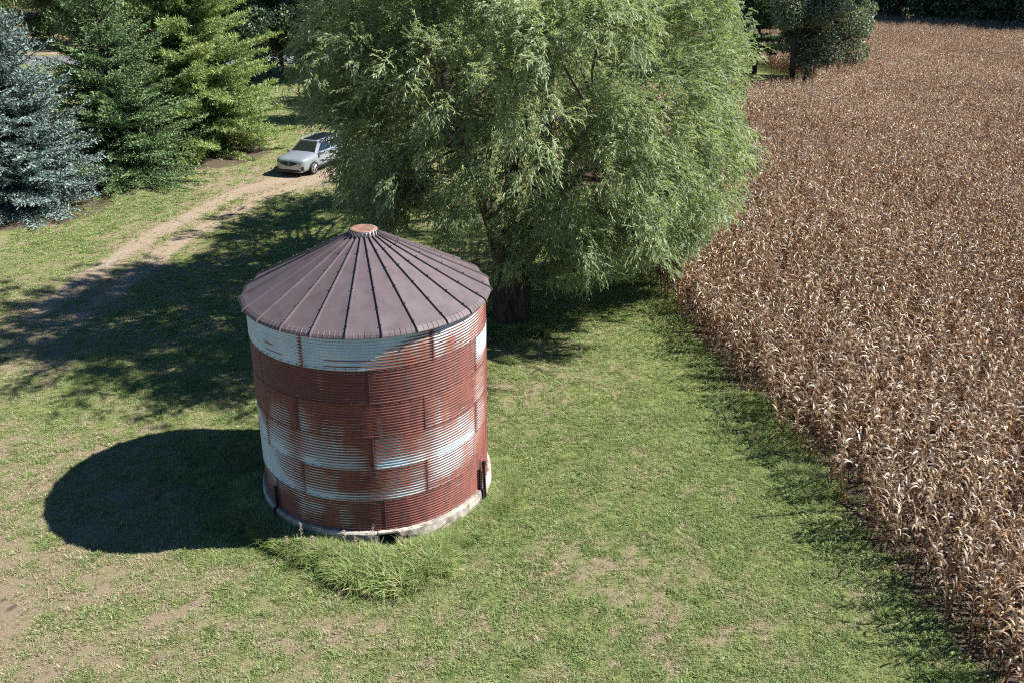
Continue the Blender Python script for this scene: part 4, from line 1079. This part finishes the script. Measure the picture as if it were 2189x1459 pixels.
# dry seed heads standing out of the rank grass
seed_mat = plain_mat('seed_head', (0.36, 0.28, 0.22), 0.9, 0, 0.2, 0.3, 40)
M['seed'] = seed_mat
spots = [(617, 1130, 'leftmost dry seed head standing against the shaded footing'), (648, 1118, 'tallest bushy seed head before the shaded footing'),
         (672, 1128, 'plume of dry grass just right of the tallest seed head'), (716, 1132, 'thin dry stem before the middle of the shaded footing'),
         (740, 1122, 'dry stalk in front of the chipped footing corner'), (770, 1128, 'dry stalk at the left jamb of the footing opening'),
         (792, 1120, 'forked dry stalk before the dark footing opening'), (806, 1125, 'feathery dry stalk at the right of the dark footing opening')]
for k, (px, py, lab) in enumerate(spots):
    g = px_ground(px, py + 62, 0.0); r = np.random.default_rng(600 + k); H = 0.60 + 0.22*r.random()
    root = tag(empty('dry_weed', tuple(g)), lab, 'weed', 'dry seed heads at the footing')
    ln = r.normal(size=2)*0.08; b = MB(); top = np.array([ln[0], ln[1], H])
    b.tube([(0, 0, 0), (ln[0]*0.3, ln[1]*0.3, H*0.5), top], [0.005, 0.004, 0.003], 4); obj('stem', b.data('stem', [seed_mat]), root)
    m_ = 70 if k < 3 else 26
    tt = r.random(m_); base = np.array([0, 0, H*0.62]) + np.outer(tt, [ln[0], ln[1], H*0.36]) + r.normal(size=(m_, 3))*0.008
    dd = unit(r.normal(size=(m_, 3))*0.6 + np.array([0.1, 0, 0.5])); v, f = leaf_quads(base, dd, unit(np.cross(dd, r.normal(size=(m_, 3)))), 0.055, 0.016, 0.3)
    obj('seed_head', mesh_data('seed_head', v, f, [seed_mat]), root)['kind'] = 'stuff'

# ------------------------------------------------------------------ parked car
M['silver'] = plain_mat('silver_paint', (0.37, 0.40, 0.44), 0.25, 0.5, 0.6, 0.03, 3)
M['glass'] = plain_mat('car_glass', (0.012, 0.016, 0.018), 0.06, 0.0, 0.8, 0.05, 2)
M['black'] = plain_mat('black_plastic', (0.012, 0.012, 0.013), 0.45, 0.0, 0.4, 0.1, 6)
M['rubber'] = plain_mat('tyre_rubber', (0.022, 0.021, 0.021), 0.85, 0.0, 0.2, 0.2, 12)
M['rim'] = plain_mat('alloy_rim', (0.42, 0.43, 0.44), 0.35, 0.7, 0.5, 0.05, 6)
M['lamp'] = plain_mat('headlamp_glass', (0.20, 0.21, 0.23), 0.08, 0.3, 0.8, 0.1, 6)
def car():
    root = tag(empty('car', (-2.70, 35.05, 0.0), math.atan2(-0.866, -0.5)), 'silver sport utility car parked at the end of the track beside the willow', 'car'); root.scale = (1, 1, 0.97)
    X = [2.50, 2.46, 2.38, 2.2, 1.8, 1.2, 0.75, 0.0, -1.0, -1.9, -2.3, -2.44, -2.5]
    W = [.60, .72, .84, .93, .97, .98, .98, .98, .98, .97, .93, .87, .80]
    ZB = [.40, .33, .29, .27, .26, .26, .26, .26, .26, .28, .34, .42, .50]
    ZS = [.88, .92, .97, 1.02, 1.06, 1.09, 1.11, 1.12, 1.14, 1.16, 1.15, 1.12, 1.05]
    ZT = [.92, .98, 1.03, 1.08, 1.13, 1.18, 1.20, 1.20, 1.21, 1.22, 1.21, 1.17, 1.08]
    v, f = [], []
    for x, w, zb, zs, zt in zip(X, W, ZB, ZS, ZT):
        h = [(0.0, zb), (.78*w, zb), (.95*w, zb + .07), (.99*w, zb + (zs - zb)*.30), (w, zb + (zs - zb)*.62), (.985*w, zs - .07), (.93*w, zs), (.70*w, zt - .012), (.35*w, zt), (0.0, zt + .004)]
        sec = [(y, z) for y, z in h] + [(-y, z) for y, z in h[::-1][1:-1]]
        v += [(x, y, z) for y, z in sec]
    m_ = 18
    for j in range(len(X) - 1):
        for k in range(m_): f.append((j*m_ + k, (j + 1)*m_ + k, (j + 1)*m_ + (k + 1) % m_, j*m_ + (k + 1) % m_))
    f += [tuple(range(m_)), tuple((len(X) - 1)*m_ + k for k in range(m_))[::-1]]
    body = obj('body', mesh_data('body', v, f, [M['silver']], True), root)
    # cabin: rounded frustum
    bel = [(1.00, .80), (0.85, .90), (-0.6, .92), (-1.9, .90), (-2.42, .80)]
    rof = [(0.25, .60), (0.12, .71), (-0.7, .74), (-1.8, .71), (-2.22, .60)]
    v, f = [], []
    rings = []
    for pts, z, sc_ in ((bel, 1.12, 1.0), (rof, 1.64, 1.0), ([(x*0.985 - 0.01, y*0.93) for x, y in rof], 1.695, 1), ([(x*0.93 - 0.05, y*0.72) for x, y in rof], 1.725, 1)):
        rings.append([(x, y, z) for x, y in pts] + [(x, -y, z) for x, y in pts[::-1]])
    n_ = len(rings[0])
    for rg in rings: v += rg
    for j in range(3):
        for k in range(n_): f.append((j*n_ + k, j*n_ + (k + 1) % n_, (j + 1)*n_ + (k + 1) % n_, (j + 1)*n_ + k)[::-1])
    f.append(tuple(3*n_ + k for k in range(n_))[::-1])
    cabin = obj('cabin', mesh_data('cabin', v, f, [M['silver']], False), root)
    def panel(name, q, mat, parent, off=0.012, inset=(0.05, 0.05)):
        q = [np.array(p, float) for p in q]; c = sum(q)/4
        nn = np.cross(q[1] - q[0], q[3] - q[0]); nn /= np.linalg.norm(nn)
        if nn @ (c - np.array([-0.6, 0, 1.2])) < 0: nn = -nn
        iu, iv = inset
        g = lambda a, b: (q[0]*(1 - a) + q[1]*a)*(1 - b) + (q[3]*(1 - a) + q[2]*a)*b
        o = [g(iu, iv), g(1 - iu, iv), g(1 - iu*1.6, 1 - iv), g(iu*1.6, 1 - iv)]
        vv = [p + nn*off for p in o] + [p - nn*0.01 for p in o]
        return obj(name, mesh_data(name, vv, [(0, 1, 2, 3), (7, 6, 5, 4), (0, 4, 5, 1), (1, 5, 6, 2), (2, 6, 7, 3), (3, 7, 4, 0)], [mat]), parent)
    B = lambda i, s: (bel[i][0], s*bel[i][1], 1.13); T = lambda i, s: (rof[i][0], s*rof[i][1], 1.64)
    panel('windshield', [B(0, 1), B(0, -1), T(0, -1), T(0, 1)], M['glass'], root, 0.012, (0.02, 0.03))
    panel('rear_window', [B(4, 1), B(4, -1), T(4, -1), T(4, 1)], M['glass'], root, 0.012, (0.08, 0.15))
    lerp = lambda a, b, t_: tuple(np.array(a)*(1 - t_) + np.array(b)*t_)
    for s in (1, -1):
        for (i0, i1, t0, t1) in ((1, 2, 0.0, 0.98), (2, 3, 0.02, 0.72), (2, 3, 0.75, 1.0)):
            b0, b1 = lerp(B(i0, s), B(i1, s), t0), lerp(B(i0, s), B(i1, s), t1); a0, a1 = lerp(T(i0, s), T(i1, s), t0), lerp(T(i0, s), T(i1, s), t1)
            panel('side_window', [b0, b1, a1, a0], M['glass'], root, 0.012, (0.03, 0.09))
    # dark roof glass and rails
    rg = [(x*0.90 - 0.06, y*0.66) for x, y in rof]; pts = [(x, y, 1.730) for x, y in rg] + [(x, -y, 1.730) for x, y in rg[::-1]]
    obj('roof_glass', mesh_data('roof_glass', pts, [tuple(range(len(pts)))[::-1]], [M['glass']]), root)
    for s in (1, -1):
        b = MB(); b.tube([(-0.05, s*.66, 1.70), (-0.2, s*.68, 1.76), (-1.7, s*.66, 1.765), (-1.95, s*.63, 1.70)], 0.018, 6); obj('roof_rail', b.data('roof_rail', [M['silver']], True), root)
        b = MB(); b.box((0.80, s*1.06, 1.12), (0.12, 0.22, 0.15)); b.box((0.82, s*.95, 1.07), (0.05, 0.10, 0.04)); mo = obj('mirror', b.data('mirror', [M['silver']]), root)
        md = mo.modifiers.new('round', 'BEVEL'); md.width = 0.03; md.segments = 3
        for x in (0.05, -1.05):
            b = MB(); b.box((x, s*.985, .96), (0.20, 0.03, 0.03)); obj('door_handle', b.data('door_handle', [M['rim']]), root)
        for x in (0.78, -0.28, -1.32):
            b = MB(); b.box((x, s*.975, .70), (0.008, 0.022, 0.66)); obj('door_gap', b.data('door_gap', [M['black']]), body)
        b = MB(); b.box((0.0, s*.965, .32), (2.1, 0.06, 0.10)); obj('sill', b.data('sill', [M['black']]), root)
    # front end: patches laid on the curved nose
    xf = lambda y: float(np.interp(abs(y), [0, .60, .72, .84, .93, .97], [2.50, 2.50, 2.46, 2.38, 2.20, 1.8]))
    def patch(name, ys, zb, zt, mat, off=0.014, parent=root):
        v, f = [], []
        for y, a, b_ in zip(ys, zb, zt):
            ta = 0.10*max(0, .45 - a); tb_ = max(0.0, (b_ - .86))*0.45
            v += [(xf(y) + off - ta, y, a), (xf(y) + off - tb_, y, b_), (xf(y) - 0.05 - tb_, y, b_), (xf(y) - 0.05 - ta, y, a)]
        n = len(ys)
        for k in range(n - 1):
            for q in range(4): f.append((k*4 + q, k*4 + (q + 1) % 4, (k + 1)*4 + (q + 1) % 4, (k + 1)*4 + q))
        f += [(0, 1, 2, 3), ((n - 1)*4 + 3, (n - 1)*4 + 2, (n - 1)*4 + 1, (n - 1)*4)]
        return obj(name, mesh_data(name, v, f, [mat]), parent)
    ys = np.linspace(-.56, .56, 9)
    gr = patch('grille', ys,   .62 + 0.17*(np.abs(ys)/.56)**1.3, .90 - 0.05*(np.abs(ys)/.56)**2, M['black'], 0.016)
    b = MB(); b.tube([(2.52, .085*math.cos(a), .77 + .085*math.sin(a)) for a in np.linspace(0, 2*PI, 17)], 0.010, 5, False)
    b.tube([(2.525, -.05, .71), (2.525, 0, .835)], 0.012, 5); b.tube([(2.525, .05, .71), (2.525, 0, .835)], 0.012, 5); b.tube([(2.525, -.035, .755), (2.525, .035, .755)], 0.008, 5)
    obj('emblem', b.data('emblem', [M['rim']], True), gr)
    ys = np.linspace(-.66, .66, 9); patch('lower_intake', ys, np.full(9, .33) + .04*(np.abs(ys)/.66)**3, np.full(9, .44) - .02*(np.abs(ys)/.66), M['black'], 0.016)
    ys = np.linspace(-.80, .80, 11); patch('bumper_strip', ys, np.full(11, .285), np.full(11, .312), M['rim'], 0.03)
    for s in (1, -1):
        ys = s*np.linspace(.50, .90, 6); hl = patch('headlight', ys, np.array([.815, .815, .82, .83, .85, .88]), np.array([.875, .89, .90, .91, .925, .94]), M['lamp'], 0.018)
        patch('light_bar', ys, np.array([.812, .810, .812, .82, .84, .87]), np.array([.822, .822, .824, .832, .852, .882]), M['rim'], 0.024, hl)
        ys = s*np.linspace(.76, .86, 3); patch('air_slot', ys, np.array([.42, .40, .42]), np.array([.60, .64, .66]), M['black'], 0.018)
        b = MB(); b.box((-2.46, s*.68, .98), (0.08, 0.34, 0.10)); obj('tail_light', b.data('tail_light', [plain_mat('tail_lamp', (0.30, 0.02, 0.02), 0.15, 0, 0.6)]), root)
    # wheels in black arches
    for x in (1.45, -1.44):
        for s in (1, -1):
            v, f = lathe([(0.0, 0.0), (.43, 0.0), (.45, .03), (.45, .05)], 28)
            a = obj('wheel_arch', mesh_data('wheel_arch', [(x + p[0], s*(.955 + p[2]*0.8), .40 + p[1]) for p in v], f, [M['black']], False), root)
            wh = empty('wheel', (x, s*.90, .385), 0, root)
            v, f = lathe([(.25, -.11), (.36, -.115), (.385, -.09), (.385, .09), (.36, .115), (.25, .11)], 32)
            obj('tyre', mesh_data('tyre', [(p[0], s*p[2], p[1]) for p in v], f, [M['rubber']], True), wh)
            b = MB(); v, f = lathe([(.255, .02), (.262, .112), (.24, .112), (.235, .05), (.0, .05)], 28); b.add([(p[0], s*p[2], p[1]) for p in v], f)
            for k in range(5):
                for dv in (-.14, .14):
                    a_ = 2*PI*k/5; p0 = (0.03*math.cos(a_), s*.10, .03*math.sin(a_)); p1 = (.245*math.cos(a_ + dv), s*.108, .245*math.sin(a_ + dv)); b.tube([p0, p1], [.03, .018], 5)
            b.tube([(0, s*.05, 0), (0, s*.118, 0)], .05, 10)
            obj('rim', b.data('rim', [M['rim']]), wh)
car()
